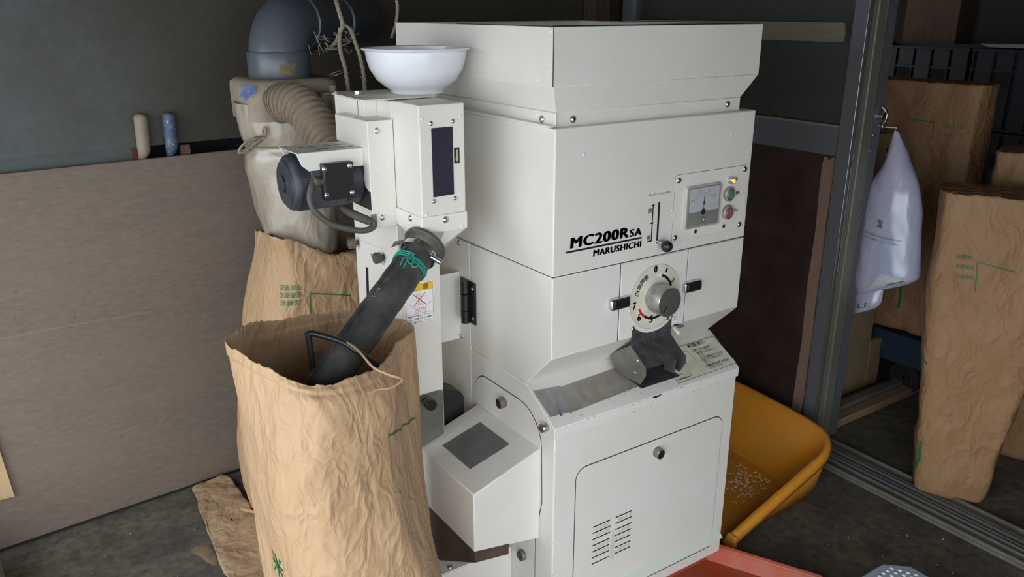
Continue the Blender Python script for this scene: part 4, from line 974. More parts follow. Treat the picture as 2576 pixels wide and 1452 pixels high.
# left side of the column: access plate, knobs, warning label, slot
pc = xplate('access_plate', [(q.y, q.z) for q in [aX(u, v, EX0) for u, v in ((905, 604), (987, 634), (994, 900), (910, 830))]], CREAM2, mill, EX0, .0016)
for (u, v) in ((968, 646), (903, 610)):
    q = aX(u, v, EX0); kn = MB().lathe([(.005, 0), (.005, .010), (.0115, .010), (.012, .012), (.012, .022), (.011, .024), (0, .024)], (EX0 - .001, q.y, q.z), (-1, 0, 0), 20).build('thumb_knob', RUBBER, mill, smooth=35)
lb = [aX(u, v, EX0 - .0018) for u, v in ((930, 652), (973, 677), (972, 652), (928, 629))]
lo = xplate('warning_label', [(q.y, q.z) for q in lb], WHITEI, mill, EX0 - .0016, .0004)
def side_text(name, s, u0, v0, u1, v1, hpx, x, m, parent, bold=.01):
    a = aX(u0, v0, x); b = aX(u1, v1, x); h = (aX(u0, v0 - hpx, x) - a).length
    return text_on(name, s, a, b - a, (0, 0, h), m, parent, bold)
for k, s in enumerate(('機械運転中及び停止', '直後は、内部に手を', '入れないで下さい。')):
    side_text('label_text', s, 940, 639.5 + k * 7.5, 968, 655.5 + k * 7.5, 6, EX0 - .0024, BLACKI, lo)
side_text('label_text', '⚠', 930.5, 647, 938, 651, 13, EX0 - .0024, BLACKI, lo)
sq = [aX(u, v, EX0) for u, v in ((922, 671), (928, 674), (931, 758), (925, 755))]
xplate('side_slot', [(q.y, q.z) for q in sq], GAPM, mill, EX0 - .0016, .0005)
q = aX(923, 658, EX0); rivet((EX0 - .0016, q.y, q.z), (-1, 0, 0), mill)
# caution sticker on the column front
cs = [aY(u, v, EY0) for u, v in ((1021, 824), (1093, 808), (1089, 705), (1019, 718))]
x0_, x1_ = cs[0].x, cs[1].x; z0_ = cs[0].z; z1_ = cs[3].z
cst = fplate('caution_sticker', [(x0_, z0_), (x1_, z0_), (x1_, z1_), (x0_, z1_)], WHITEI, mill, EY0, .0006)
w_, h_ = x1_ - x0_, z1_ - z0_; ys = EY0 - .0009
def SX(a): return x0_ + w_ * a
def SZ_(b): return z0_ + h_ * b
fplate('sticker_band', [(SX(.03), SZ_(.80)), (SX(.97), SZ_(.80)), (SX(.97), SZ_(.98)), (SX(.03), SZ_(.98))], YELLOWI, cst, EY0 - .0006, .0002)
text_on('sticker_text', '注　意', (SX(.18), ys - .0002, SZ_(.825)), (w_ * .64, 0, 0), (0, 0, h_ * .13), REDI, cst, .008)
def sline(pts, w=.0007, m=REDI, name='sticker_line'):
    mb = MB()
    for a, b in zip(pts, pts[1:]):
        A = Vector((SX(a[0]), ys, SZ_(a[1]))); B = Vector((SX(b[0]), ys, SZ_(b[1]))); t = (B - A).normalized().cross(Vector((0, 1, 0))) * w / 2
        mb.add([A - t, B - t, B + t, A + t], [(0, 1, 2, 3)])
    return mb.build(name, m, cst, fix=False)
sline([(.03, .02), (.97, .02), (.97, .98), (.03, .98), (.03, .02)]); sline([(.03, .27), (.97, .27)])
sline([(.30, .74), (.70, .47)], .0016); sline([(.70, .74), (.30, .47)], .0016)
sline([(.14, .52), (.34, .40), (.34, .31), (.70, .31), (.70, .40), (.90, .52)])
sline([(.36, .34), (.40, .41), (.44, .34), (.48, .41), (.52, .34), (.56, .41), (.60, .34), (.64, .41), (.68, .34)])
for k in range(4): sline([(.40 + k * .055, .75), (.40 + k * .055, .48), (.43 + k * .055, .46), (.445 + k * .055, .49)], .0005)
for k, s in enumerate(('回転中の送込スクリュー', 'には、危険ですから絶対', 'に手を触れないで下さい。')):
    text_on('sticker_text', s, (SX(.07), ys, SZ_(.195 - k * .075)), (w_ * .86, 0, 0), (0, 0, h_ * .05), REDI, cst, .012)
# steel plate with knob at the column foot, rubber buffer, bracket and hinge
sp0, sp1 = aY(1122, 1085, EY0), aY(1118, 977, EY0)
stp = fplate('foot_plate', rrect(-.206, EX1 - .003, sp0.z - .02, sp1.z, .006, 3, (1, 0, 0, 0)), STEEL, mill, EY0, .002)
q = aY(1068, 1006, EY0); kn = MB().lathe([(.006, 0), (.006, .014), (.012, .014), (.013, .016), (.013, .032), (.012, .034), (0, .034)], (q.x, EY0 - .002, q.z), (0, -1, 0), 24).build('thumb_knob', BLACKP, mill, smooth=35)
r0 = aY(1122, 1040, .31); r1 = aY(1162, 985, .31)
MB().prism([(r0.x - .03, r0.z - .06), (r1.x, r0.z - .06), (r1.x, r1.z - .01), (r1.x - .008, r1.z + .004), (r0.x - .03, r1.z + .035)], 'y', .30, .36).build('rubber_buffer', BLACKP, mill, bevel=.003)
box('hinge_bracket', CREAM, mill, EX1 - .002, -.0005, .3665, .3690, .677, .8465)
for (u, v) in ((1155, 611), (1162, 845)): q = aX(u, v, -.0005); screw('bracket_bolt', (-.0006, q.y, q.z), (-1, 0, 0), .006, mill)
hq = [aX(u, v, -.0005) for u, v in ((1160, 680), (1197, 683), (1198, 760), (1163, 752))]
hy0, hy1, hz0, hz1 = min(q.y for q in hq), max(q.y for q in hq), .735, .838
hg = MB().box(-.0045, -.0005, hy0, hy1, hz0, hz1).build('door_hinge', BLACKP, mill, bevel=.001)
ym = .322
for a, b in ((hz0, hz0 + .030), (hz0 + .032, hz1 - .032), (hz1 - .030, hz1)): MB().cyl((-.011, ym, a), (-.011, ym, b), .0105, seg=18).build('hinge_knuckle', BLACKP, hg, smooth=40)
for z in (hz0 + .015, hz1 - .015): screw('hinge_screw', (-.0045, hy0 + .010, z), (-1, 0, 0), .0042, hg)

# ================================================================== THINGS ON AND AROUND THE MILL
# enamel bowl on the elevator head
bc = aZ(1050, 232, 1.2695); bw = thing('mixing_bowl', 'white enamel bowl standing on top of the elevator head', 'bowl', (bc.x, bc.y, 1.2695))
S_ = 1.0; HS_ = .94
pr = [(0, .004), (.050, .004), (.052, 0), (.0545, 0), (.0555, .006), (.064, .012), (.083, .028), (.096, .050), (.1025, .072), (.1045, .0890), (.1100, .0910), (.1120, .0935), (.1110, .0960), (.1030, .0945), (.1010, .074), (.0945, .052), (.082, .0305), (.063, .0150), (.05, .0080), (0, .0080)]
MB().lathe([(r * S_, z * HS_) for r, z in pr], (bc.x, bc.y, 1.2695), (0, 0, 1), 72).build('bowl', ENAMEL, bw, smooth=50)

# outlet hose with clamp and twine
hs = thing('outlet_hose', 'dusty black outlet hose leading down into the open paper sack', 'hose', tuple(HS))
hp = [HS + HD * k * (HE - HS).length * 1.12 / 30 for k in range(31)]
def hring(d, r, n=28): return [HS + HD * d + (HSIDE * math.cos(2 * math.pi * k / n) + HUP * math.sin(2 * math.pi * k / n)) * r for k in range(n)]
L_ = (HE - HS).length * 1.12
loops = [hring(.012 + (L_ - .012) * k / 30, .0335 + .0008 * math.sin(k * 1.9)) for k in range(31)]
loops += [hring(L_ - (L_ - .02) * k / 8, .0305) for k in range(9)]
MB().loft(loops, False, False).build('hose', HOSEB, hs, smooth=60)
MB().tube([HS + HD * d + HUP * .0335 + HSIDE * .006 for d in (.02, .1, .2, .3, L_ - .01)], .0016, 6).build('hose_seam', HOSEB, hs)
MB().lathe([(.034, -.004), (.040, -.006), (.0445, -.003), (.0450, .003), (.041, .008), (.039, .016), (.0365, .018), (.0345, .018)], tuple(HS + HD * .004), HD, 36).build('rubber_collar', RUBBER, hs, smooth=40)
cl = MB().lathe([(.0362, -.005), (.0378, -.0055), (.0378, .0055), (.0362, .005)], tuple(HS + HD * .030), HD, 40).build('hose_clamp', CHROME, hs, smooth=35)
fv = (-RF - HD * (-RF).dot(HD)).normalized(); sv = HD.cross(fv).normalized()
for k in range(12):
    a = -.9 + k * .12; c_ = HS + HD * .030 + (fv * math.cos(a) + sv * math.sin(a)) * .0380
    MB().tube([c_ - HD * .003, c_ + HD * .003], .0010, 6).build('clamp_thread', RUST, cl)
c_ = HS + HD * .034 + (fv * .5 - sv * .86) * .042
MB().tube([c_ - sv * .012, c_ + sv * .010], .0055, 12).build('clamp_screw', CHROME, cl, smooth=40)
MB().slab([HS + HD * .024 + sv * .036 + fv * .010, HS + HD * .036 + sv * .036 + fv * .010, HS + HD * .055 + sv * .050 + fv * .006, HS + HD * .038 + sv * .052 + fv * .004], fv, .001).build('clamp_tail', STEEL, cl)
def hwrap(d0, d1, n=60, turns=2.0, r=.0352, ph=0.0):
    return [HS + HD * (d0 + (d1 - d0) * k / n) + (fv * math.cos(ph + turns * 2 * math.pi * k / n) + sv * math.sin(ph + turns * 2 * math.pi * k / n)) * r for k in range(n + 1)]
tw = MB().tube(hwrap(.058, .072, 90, 3.0), .0016, 6)
kc = HS + HD * .066 + fv * .037
for pth in ([(0, 0, 0), (.012, .006, .004), (.020, -.004, .006), (.010, -.008, .005), (0, 0, .002)], [(0, 0, 0), (.004, -.014, .004), (.016, -.018, .006), (.022, -.010, .005), (.004, -.002, .003)], [(0, 0, 0), (.018, .004, .004), (.034, .002, .003)], [(0, 0, 0), (.014, .012, .003), (.030, .010, .001)]):
    tw.tube(spline([kc + HD * a + sv * b + fv * c for a, b, c in pth], 20), .0015, 6)
tw.build('green_twine', GREENS, hs, smooth=60)
a_ = HS + HD * .135 + (fv * .75 + sv * .66) * .0338
text_on('hose_mark', '⊗', a_ - HD * .005, HD * .012, (sv * .75 - fv * .66) * -.012, GREYI, hs); a_ = HS + HD * .165 + (fv * .75 + sv * .66) * .0338
text_on('hose_mark', 'F L', a_ - HD * .008, HD * .03, (sv * .75 - fv * .66) * -.010, GREYI, hs)

def find_st(sheet, u, v, s0, s1, t0, t1):
    for rnd in range(3):
        best = None; n = 14
        for i in range(n + 1):
            for j in range(n + 1):
                s = s0 + (s1 - s0) * i / n; t = min(1, max(0, t0 + (t1 - t0) * j / n)); p = sheet.base(s, t) - CAM
                zc_ = p.dot(RF); uu = CX + F_PX * p.dot(RR) / zc_; vv = CY + F_PX * p.dot(RD) / zc_; e = (uu - u) ** 2 + (vv - v) ** 2
                if best is None or e < best[0]: best = (e, s, t)
        ds, dt = (s1 - s0) / n, (t1 - t0) / n
        s0, s1, t0, t1 = best[1] - ds, best[1] + ds, best[2] - dt, best[2] + dt
    return best[1], best[2]

def st_box(sheet, u0, v0, u1, v1, *rg):
    um, vm = (u0 + u1) / 2, (v0 + v1) / 2
    return find_st(sheet, u0, vm, *rg)[0], find_st(sheet, u1, vm, *rg)[0], find_st(sheet, um, v1, *rg)[1], find_st(sheet, um, v0, *rg)[1]

# open paper sack in front
fb = thing('paper_sack', 'open upright kraft paper sack with the black hose hanging into it', 'paper sack', (-.43, .08, 0), 'kraft paper rice sacks')
rim = [aY(580, 861, .075), aY(668, 922, -.02), aY(785, 972, -.075), aY(905, 946, -.06), aY(960, 910, -.02), aY(1000, 861, .09), aY(1029, 824, .19), aY(930, 790, .235), aY(800, 795, .245), aY(690, 806, .23), aY(640, 812, .19), aY(598, 835, .13)]
rim2 = [aY(597, 960, .07), aY(690, 1010, -.045), aY(800, 1045, -.105), aY(915, 1035, -.095), aY(983, 1000, -.055), aY(1018, 970, .07), Vector((-.218, .195, .78)), Vector((-.29, .245, .78)), Vector((-.41, .250, .78)), Vector((-.5, .24, .78)), Vector((-.555, .21, .78)), Vector((-.590, .14, .78))]
def lvl(z, g):
    pts = [(-.583, .07), (-.552, -.055), (-.47, -.115), (-.365, -.115), (-.285, -.085), (-.238, .06), (-.222, .19), (-.30, .245), (-.41, .252), (-.5, .245), (-.555, .215), (-.580, .15)]
    return [Vector((x, y, z)) for x, y in pts]
midl = lvl(.45, 0)
midl[0] = aY(637, 1170, .06); midl[1] = aY(700, 1240, -.06); midl[2] = aY(810, 1280, -.115); midl[3] = aY(925, 1270, -.11); midl[4] = aY(995, 1230, -.07); midl[5] = aY(1052, 1180, .07)
lowl = lvl(.2, 0); botl = lvl(.004, 0)
fs_ = Sheet([botl, lowl, midl, rim2, rim], amp=.0090, freq=11, seed=2.0, rimj=.005, vert=.42, hem=.055, ts=[0, .24, .62, .88, 1.0])
fs_.build('sack', KRAFT, fb, 260, 170)
# folded-over hem and printed green line
fs_.strip('printed_line', [find_st(fs_, u, v, .2, .6, .3, 1) for u, v in ((970, 1095), (1010, 1078), (1042, 1052))], .0032, GREENI, fb, .0028)
fs_.text('printed_mark', '米', *st_box(fs_, 692, 1408, 712, 1446, -.05, .3, .1, .9), GREENI, fb)
# twine and tie
tie = MB().tube(spline([aY(868, 858, .02), aY(900, 880, -.03), aY(940, 925, -.09), aY(985, 945, -.12), aY(1012, 955, -.125), aY(985, 975, -.125), aY(950, 980, -.118), aY(925, 990, -.116)], 40), [.0022] * 40, 6)
tie.build('paper_string', mat('paper_string', (0.40, .25, .135), .7), fb, smooth=60)
# bent black rod
wr = thing('bent_rod', 'black bent steel rod frame standing inside the open paper sack', 'rod', tuple(aY(790, 962, .06)))
bot_ = aY(792, 965, .05)
rp = [Vector((bot_.x + .01, .055, .40)), bot_, aY(776, 850, .05), aY(775, 843, .05), aY(781, 839, .05), aY(800, 842, .045), aY(860, 860, .02), aY(900, 885, -.005), aY(938, 912, .0), Vector((-.372, .02, .80)), Vector((-.372, .03, .60))]
MB().tube(spline(rp, 70), .0055, 10).build('rod', BLACKP, wr, smooth=60)

# ---- dust collector behind: duct, head, polythene sleeve, sack
PCX, PCY, PR = -.221, .86, .0705
du = thing('exhaust_duct', 'grey-blue PVC exhaust elbow and pipe above the dust collector', 'pipe', (PCX, PCY, 1.27))
zc = 1.312; br = .088; DU = Vector((.72, .69, 0)).normalized()
PC0 = Vector((PCX, PCY, 0))
path = [(PCX, PCY, 1.285), (PCX, PCY, zc)] + [tuple(PC0 + DU * (br * (1 - math.cos(a))) + Vector((0, 0, zc + br * math.sin(a)))) for a in [math.pi / 2 * k / 16 for k in range(1, 17)]]
ED = PC0 + DU * br + Vector((0, 0, zc + br))
MB().tube(path + [tuple(ED + DU * .05)], PR, 40, cap=False, up=(0, 1, 0)).build('elbow', PVC, du, smooth=60, solid=.004)
sk2 = MB().lathe([(PR + .001, .0), (PR + .0055, .0), (PR + .0065, .003), (PR + .0065, .058), (PR + .004, .063), (PR + .0005, .064)], (PCX, PCY, 1.272), (0, 0, 1), 48).build('elbow_socket', PVC, du, smooth=40)
MB().lathe([(PR, 0), (PR + .0060, .002), (PR + .0060, .060), (PR, .062)], tuple(ED + DU * .005), tuple(DU), 48).build('elbow_socket', PVC, du, smooth=40)
MB().tube([tuple(ED + DU * .04), tuple(ED + DU * .455)], PR - .001, 40).build('pipe', PVC, du, smooth=60)
MB().lathe([(PR, 0), (PR + .006, .002), (PR + .006, .085), (PR, .087)], tuple(ED + DU * .235), tuple(DU), 48).build('pipe_coupling', PVC, du, smooth=40)
# brown paper label on the socket
vs = []
for k in range(9):
    a = math.radians(-103 + 30 * k / 8 - 6); vs += [(PCX + (PR + .0072) * math.cos(a), PCY + (PR + .0072) * math.sin(a), z) for z in (1.279, 1.308)]
lb_ = MB().add(vs, [(2 * k, 2 * k + 2, 2 * k + 3, 2 * k + 1) for k in range(8)]).build('pipe_label', mat('brown_label', (0.20, .15, .09), .8, var=(90, (.09, .07, .05), .8)), du, fix=False)

# ropes
def rope(label, paths, r=.0055, name='hanging_rope'):
    o = thing(name, label, 'rope', tuple(Vector(paths[0][0])))
    for P in paths:
        c = spline(P, 46); tb_ = MB()
        for ph in (0, 2.1, 4.2):
            q_ = []
            for k, p in enumerate(c):
                a = ph + k * .75; q_.append(p + Vector((math.cos(a), math.sin(a), 0)) * r * .45)
            tb_.tube(q_, [r * (.62 + .16 * math.sin(k * 2.7 + ph)) for k in range(len(q_))], 7)
        tb_.build('strand', ROPE, o, smooth=60)
    return o
yr = PCY - PR - .012
rope('dusty rope looped over the PVC pipe, its two tails hanging behind the bowl',
     [[aY(840, -20, yr + .05), aY(852, 25, yr), aY(862, 62, yr), aY(857, 80, yr)],
      [aY(857, 72, yr), aY(854, 105, yr), aY(858, 135, yr), aY(868, 170, yr), aY(875, 215, yr), aY(880, 260, yr)],
      [aY(865, 62, yr), aY(882, 75, yr), aY(893, 105, yr), aY(905, 140, yr), aY(915, 190, yr), aY(918, 250, yr)],
      [aY(855, 85, yr), aY(846, 105, yr + .02), aY(832, 118, yr + .05)]])
rope('short dusty rope tied round the pipe near the hopper corner', [[aY(995, -20, yr), aY(1000, 20, yr), aY(996, 60, yr + .02), aY(985, 95, yr + .05)]], .0045)
cw = thing('cobwebs', 'dusty cobweb threads hanging under the PVC elbow', 'cobweb', tuple(aY(810, 110, .8)))
mb = MB(); random.seed(3)
for k in range(26):
    u0 = random.uniform(775, 870); v0 = random.uniform(75, 125); u1 = u0 + random.uniform(5, 45); v1 = v0 + random.uniform(-8, 22)
    y_ = PCY - PR - .004 + random.uniform(-.01, .02)
    mb.tube(spline([aY(u0, v0, y_), aY((u0 + u1) / 2, (v0 + v1) / 2 + random.uniform(2, 14), y_ - .006), aY(u1, v1, y_)], 8), random.choice([.0004, .0006, .0010]), 5)
for (a, b, c) in (((828, 188), (845, 182), (862, 176)), ((830, 192), (850, 188), (866, 180)), ((905, 190), (918, 205), (925, 200)), ((790, 80), (805, 115), (815, 132))):
    mb.tube(spline([aY(*a, .78), aY(*b, .77), aY(*c, .78)], 8), .0010, 5)
o = mb.build('threads', ROPE, cw, smooth=60); o['kind'] = 'stuff'

# collector head
dc = thing('dust_collector', 'bran-dusted collector head with clear polythene sleeve tied below it', 'dust collector', (PCX, PCY, .86))
def rr3(x0, x1, y0, y1, z, r, n=5): return [(x, y, z) for x, y in rrect(x0, x1, y0, y1, r, n)]
HL, HR_, HF, HBk = PCX - .108, PCX + .115, PCY - .105, PCY + .10
hd = MB().loft([rr3(HL, HR_, HF, HBk, 1.175, .035), rr3(HL - .002, HR_ + .002, HF - .002, HBk, 1.24, .035), rr3(HL, HR_, HF, HBk, 1.262, .034), rr3(HL + .012, HR_ - .012, HF + .012, HBk - .012, 1.2715, .028)]).build('collector_head', DUST, dc, smooth=50)
# blue paint patch on the left front corner
pp = []
for (u, v) in ((601, 218), (620, 213), (643, 216), (640, 235), (630, 240), (620, 252), (604, 240)):
    q = aY(u, v, HF - .004); pp.append((q.x, q.z))
MB().prism(pp, 'y', HF - .0045, HF - .0005).build('blue_paint_patch', mat('blue_paint', (0.05, .13, .42), .7, var=(60, (.35, .32, .27), .9)), hd)
# bolt and bracket right of it
bk = aY(812, 240, HF - .02)
br_ = box('clamp_bracket', DUST, dc, bk.x - .012, bk.x + .030, HF - .04, HF - .036, bk.z - .035, bk.z + .008, .001)
box('bracket_top', DUST, br_, bk.x - .012, bk.x + .035, HF - .06, HF - .012, bk.z + .006, bk.z + .010)
MB().cyl((bk.x + .018, HF - .042, bk.z - .055), (bk.x + .018, HF - .042, bk.z + .026), .0085, seg=16).build('clamp_bolt', DUST, br_, smooth=40)
wn = MB()
for s_ in (-1, 1): wn.tube(spline([(bk.x + .018, HF - .042, bk.z - .060), (bk.x + .018 + s_ * .018, HF - .046, bk.z - .045), (bk.x + .018 + s_ * .026, HF - .046, bk.z - .062), (bk.x + .018 + s_ * .012, HF - .044, bk.z - .082)], 12), .009, 10)
wn.build('wing_nut', DUST, br_, smooth=60)
box('collector_arm', DUST, dc, bk.x - .03, EX0 + .02, EY1 - .002, HF + .01, bk.z - .10, bk.z - .07, .004) if False else None
MB().hexa([(bk.x - .01, HF - .05, bk.z - .16), (bk.x + .08, HF - .05, bk.z - .16), (bk.x + .08, HF + .08, bk.z - .16), (bk.x - .01, HF + .08, bk.z - .16), (bk.x - .01, HF - .05, bk.z - .05), (bk.x + .06, HF - .05, bk.z - .09), (bk.x + .06, HF + .08, bk.z - .09), (bk.x - .01, HF + .08, bk.z - .05)]).build('support_arm', DUST, dc, bevel=.004)
# sleeve
def ell(cx, cy, rx, ry, z, n=12, tw_=0.0): return [Vector((cx + rx * math.cos(2 * math.pi * k / n + tw_), cy + ry * math.sin(2 * math.pi * k / n + tw_), z)) for k in range(n)]
sl2 = Sheet([ell(PCX + .02, PCY - .01, .085, .09, .82), ell(PCX + .015, PCY - .01, .098, .10, .88), ell(PCX + .012, PCY - .005, .108, .105, .98), ell(PCX + .008, PCY - .004, .112, .107, 1.07), ell(PCX + .006, PCY - .003, .103, .098, 1.105), ell(PCX + .004, PCY - .002, .112, .106, 1.14), ell(PCX + .003, PCY - .002, .1165, .1095, 1.19), ell(PCX + .003, PCY - .002, .117, .110, 1.215)], amp=.009, freq=11, seed=9, vert=.7)
sl2.build('polythene_sleeve', POLY, dc, 120, 90)
st2 = MB().tube([sl2.at(k / 60, .592, .003) for k in range(61)], .0032, 7)
kp = aY(667, 343, PCY - .09)
for pts in ([(667, 345), (662, 335), (663, 322), (669, 324), (667, 344)], [(667, 345), (645, 345), (622, 358), (604, 375), (612, 385), (640, 362), (666, 347)], [(667, 345), (640, 355), (620, 372), (602, 386), (604, 372), (628, 352), (666, 346)], [(667, 346), (650, 362), (632, 378), (622, 382), (640, 358)]):
    st2.tube(spline([aY(u, v, kp.y - .002 * i) for i, (u, v) in enumerate(pts)], 26), .0026, 6)
st2.build('tie_string', ROPE, dc, smooth=60)
# corrugated hose
ch = thing('corrugated_hose', 'dusty brown corrugated suction hose joining mill and dust collector', 'hose', tuple(aY(712, 258, .75)))
cpath = spline([aY(698, 262, .765), aY(716, 258, .742), aY(745, 262, .70), aY(775, 285, .655), aY(803, 322, .605), aY(830, 362, .56), aY(855, 400, .52)], 170)
cr_ = [.0425 + .0052 * (1 if (k % 10) in (3, 4, 5, 6) else (.45 if (k % 10) in (2, 7) else -.35)) for k in range(170)]
MB().tube(cpath, cr_, 30).build('hose', CORR, ch, smooth=40)

# rear sack under the sleeve
rb = thing('paper_sack', 'dusty kraft paper sack under the dust collector, printed upside down in green', 'paper sack', (-.19, .84, 0), 'kraft paper rice sacks')
def rl(z, l, r, f, b_, n=0): return [Vector(p) for p in ((l, (f + b_) / 2, z), (l + .03, f + .02, z), ((l + r) / 2 - .04, f, z), ((l + r) / 2 + .05, f, z), (r - .03, f + .02, z), (r, (f + b_) / 2, z), (r - .03, b_, z), ((l + r) / 2, b_, z), (l + .03, b_, z))]
top_ = rl(.86, -.315, -.055, .735, .97)
for i, (u, v) in enumerate(((676, 588), (690, 592), (760, 612), (815, 640), (880, 640))): q = aY(u, v, top_[i].y); top_[i] = q
top_[5] = Vector((-.045, .85, .80))
rs_ = Sheet([rl(.004, -.385, .02, .70, 1.02), rl(.15, -.412, .03, .685, 1.03), rl(.45, -.385, .02, .695, 1.01), rl(.68, -.350, -.02, .715, .99), rl(.80, -.318, -.05, .728, .975), top_], amp=.006, freq=9, seed=5, rimj=.006, ts=[0, .16, .5, .76, .9, 1])
rs_.amp = .0085
rs_.build('sack', KRAFT, rb, 170, 110)
A = find_st(rs_, 780, 800, .05, .5, .5, 1); B = find_st(rs_, 779, 738, .05, .5, .5, 1); C_ = find_st(rs_, 880, 743, .05, .55, .5, 1)
rs_.strip('printed_line', [A, B, C_], .0035, GREENI, rb)
for s, (u0, v0, u1, v1) in (('生産地名', (705, 718, 757, 732)), ('生産者名', (705, 737, 757, 751)), ('品種名', (706, 756, 755, 770))):
    rs_.text('printed_word', s, *st_box(rs_, u0, v0, u1, v1, .03, .45, .5, 1), GREENI, rb, flip=True)

# flattened sack on the floor
ff = thing('paper_sack', 'flattened empty kraft sack lying crumpled on the floor by the wall', 'paper sack', (-.42, 1.0, 0), 'kraft paper rice sacks')
FPX = [(484, 1212), (530, 1192), (575, 1186)]
fout = [aZ(u, v, .012) for u, v in ((474, 1212), (540, 1200))] 
fpl = [(fout[0].x, min(fout[0].y, 1.175)), (-.45, 1.175), (-.405, 1.16), (-.395, 1.05), (-.40, .92), (-.405, .80), (-.415, .68), (-.43, .58)] + [tuple(aZ(u, v, .012)[:2]) for u, v in ((590, 1475), (550, 1420), (511, 1330), (490, 1262))]
fcx = sum(p[0] for p in fpl) / len(fpl); fcy = sum(p[1] for p in fpl) / len(fpl)
def fl_(z, k): return [Vector((fcx + (x - fcx) * k, fcy + (y - fcy) * k, z)) for x, y in fpl]
fs2 = Sheet([fl_(.010, .985), fl_(.016, 1.0), fl_(.027, .96), fl_(.030, .80), fl_(.031, .60), fl_(.031, .40), fl_(.030, .20), fl_(.030, .03)], amp=.012, freq=8.5, seed=11, vert=.8)
fs2.build('sack', KRAFT_OLD, ff, 150, 80)
MB().tube(spline([aZ(608, 1280, .05), aZ(626, 1285, .052), aZ(648, 1290, .05)], 10), .005, 6).build('folded_edge', KRAFT, ff)

# bran dust lying on the floor in front of it
bp_ = [aZ(u, v, .0) for u, v in ((478, 1382), (505, 1372), (528, 1376), (542, 1398), (548, 1418), (535, 1424), (518, 1412), (502, 1400), (486, 1394))]
vs_ = [Vector((p.x, p.y, .0004)) for p in bp_]; c_ = sum(vs_, Vector()) / len(vs_); c_.z = .003
dp_ = MB().add([tuple(p) for p in vs_] + [tuple(p.lerp(c_, .5)) for p in vs_] + [tuple(c_)], [(k, (k + 1) % 9, (k + 1) % 9 + 9, k + 9) for k in range(9)] + [(k + 9, (k + 1) % 9 + 9, 18) for k in range(9)]).build('bran_dust', mat('tan_bran', (0.24, .18, .10), .95, var=(70, (.14, .115, .075), .9)), None, smooth=60)
tag(dp_, 'small tan patch of bran dust on the floor beside the flattened sack', 'dust', kind='stuff')

# ---- yellow-orange winnowing scoop right of the mill, with rice
wz = .168
mi = thing('winnowing_scoop', 'large orange-yellow plastic winnowing scoop leaning open beside the mill', 'scoop', (.95, .3, 0))
def sect(x, z_):  # outline of the scoop wall from the near tip round the back to the far tip, at rim or floor
    return x
rimP = [(.665, .035, .045), (.80, .044, .080), (.95, .054, .115), (1.06, .062, .142), (1.115, .076, .155), (1.155, .105, .164), (1.182, .155, wz), (1.200, .25, wz), (1.214, .40, wz), (1.218, .54, wz), (1.19, .64, wz), (1.14, .685, .165), (1.05, .70, .15), (.85, .71, .10), (.67, .72, .05)]
flrP = [(.665, .062, .004), (.78, .078, .004), (.90, .100, .004), (.985, .125, .004), (1.020, .15, .004), (1.045, .185, .004), (1.060, .23, .004), (1.068, .30, .004), (1.072, .40, .004), (1.07, .50, .004), (1.05, .57, .004), (1.00, .61, .004), (.92, .64, .004), (.82, .655, .004), (.67, .67, .004)]
nR = 90
R1 = spline(rimP, nR); R0 = spline(flrP, nR)
rings = []; outw = []
for k in range(nR):
    a, b = R1[k], R0[k]; inn = Vector((.88, .36, 0)); tg = (R1[min(k + 1, nR - 1)] - R1[max(k - 1, 0)]); tg.z = 0; tg.normalize()
    out = Vector((tg.y, -tg.x, 0))
    if out.dot(Vector((a.x, a.y, 0)) - inn) < 0: out = -out
    row = [a + out * .017 + Vector((0, 0, -.030)), a + out * .019 + Vector((0, 0, -.014)), a + out * .016 + Vector((0, 0, .000)), a + out * .009 + Vector((0, 0, .004)), a + Vector((0, 0, .002))]
    for j in range(1, 9):
        f = j / 9; p = a.lerp(b, f); row.append(Vector((p.x, p.y, b.z + (a.z - b.z) * (1 - f) ** 1.75)))
    row.append(b)
    rings.append(row)
    outw.append([a + out * .010 + Vector((0, 0, -.006)), a + out * .002 + Vector((0, 0, -a.z * .55)), Vector((a.x, a.y, .002)) - out * .012])
m_ = len(rings[0])
pan = MB().add([p for r in rings for p in r], [(k * m_ + j, (k + 1) * m_ + j, (k + 1) * m_ + j + 1, k * m_ + j + 1) for k in range(nR - 1) for j in range(m_ - 1)]).build('scoop_bowl', ORANGEY, mi, smooth=60, solid=.003)
MB().add([p for r in outw for p in r], [(k * 3 + j, (k + 1) * 3 + j, (k + 1) * 3 + j + 1, k * 3 + j + 1) for k in range(nR - 1) for j in range(2)]).build('outer_wall', ORANGEY, mi, smooth=60, solid=.002)
MB().hexa([(.655, .012, .002), (.668, .012, .002), (.668, .056, .002), (.655, .056, .002), (.655, .010, .050), (.668, .010, .050), (.668, .040, .050), (.655, .040, .050)]).build('scoop_tip', ORANGEY, mi, bevel=.003)
flo = [Vector((p.x, p.y, .0055)) for p in R0]
MB().slab([(p.x, p.y, .004) for p in flo], (0, 0, 1), .003).build('scoop_floor', ORANGEY, mi)
random.seed(5); gm = MB()
for k in range(260):
    x = random.gauss(.95, .07); y = random.gauss(.235, .065)
    if not (.70 < x < 1.03 and .16 < y < .58): continue
    a = random.uniform(0, math.pi); dx, dy = math.cos(a) * .0028, math.sin(a) * .0028; ex, ey = -math.sin(a) * .0011, math.cos(a) * .0011; z = .0072
    gm.hexa([(x - dx - ex, y - dy - ey, z), (x + dx - ex, y + dy - ey, z), (x + dx + ex, y + dy + ey, z), (x - dx + ex, y - dy + ey, z), (x - dx - ex * .5, y - dy - ey * .5, z + .002), (x + dx - ex * .5, y + dy - ey * .5, z + .002), (x + dx + ex * .5, y + dy + ey * .5, z + .002), (x - dx + ex * .5, y - dy + ey * .5, z + .002)])
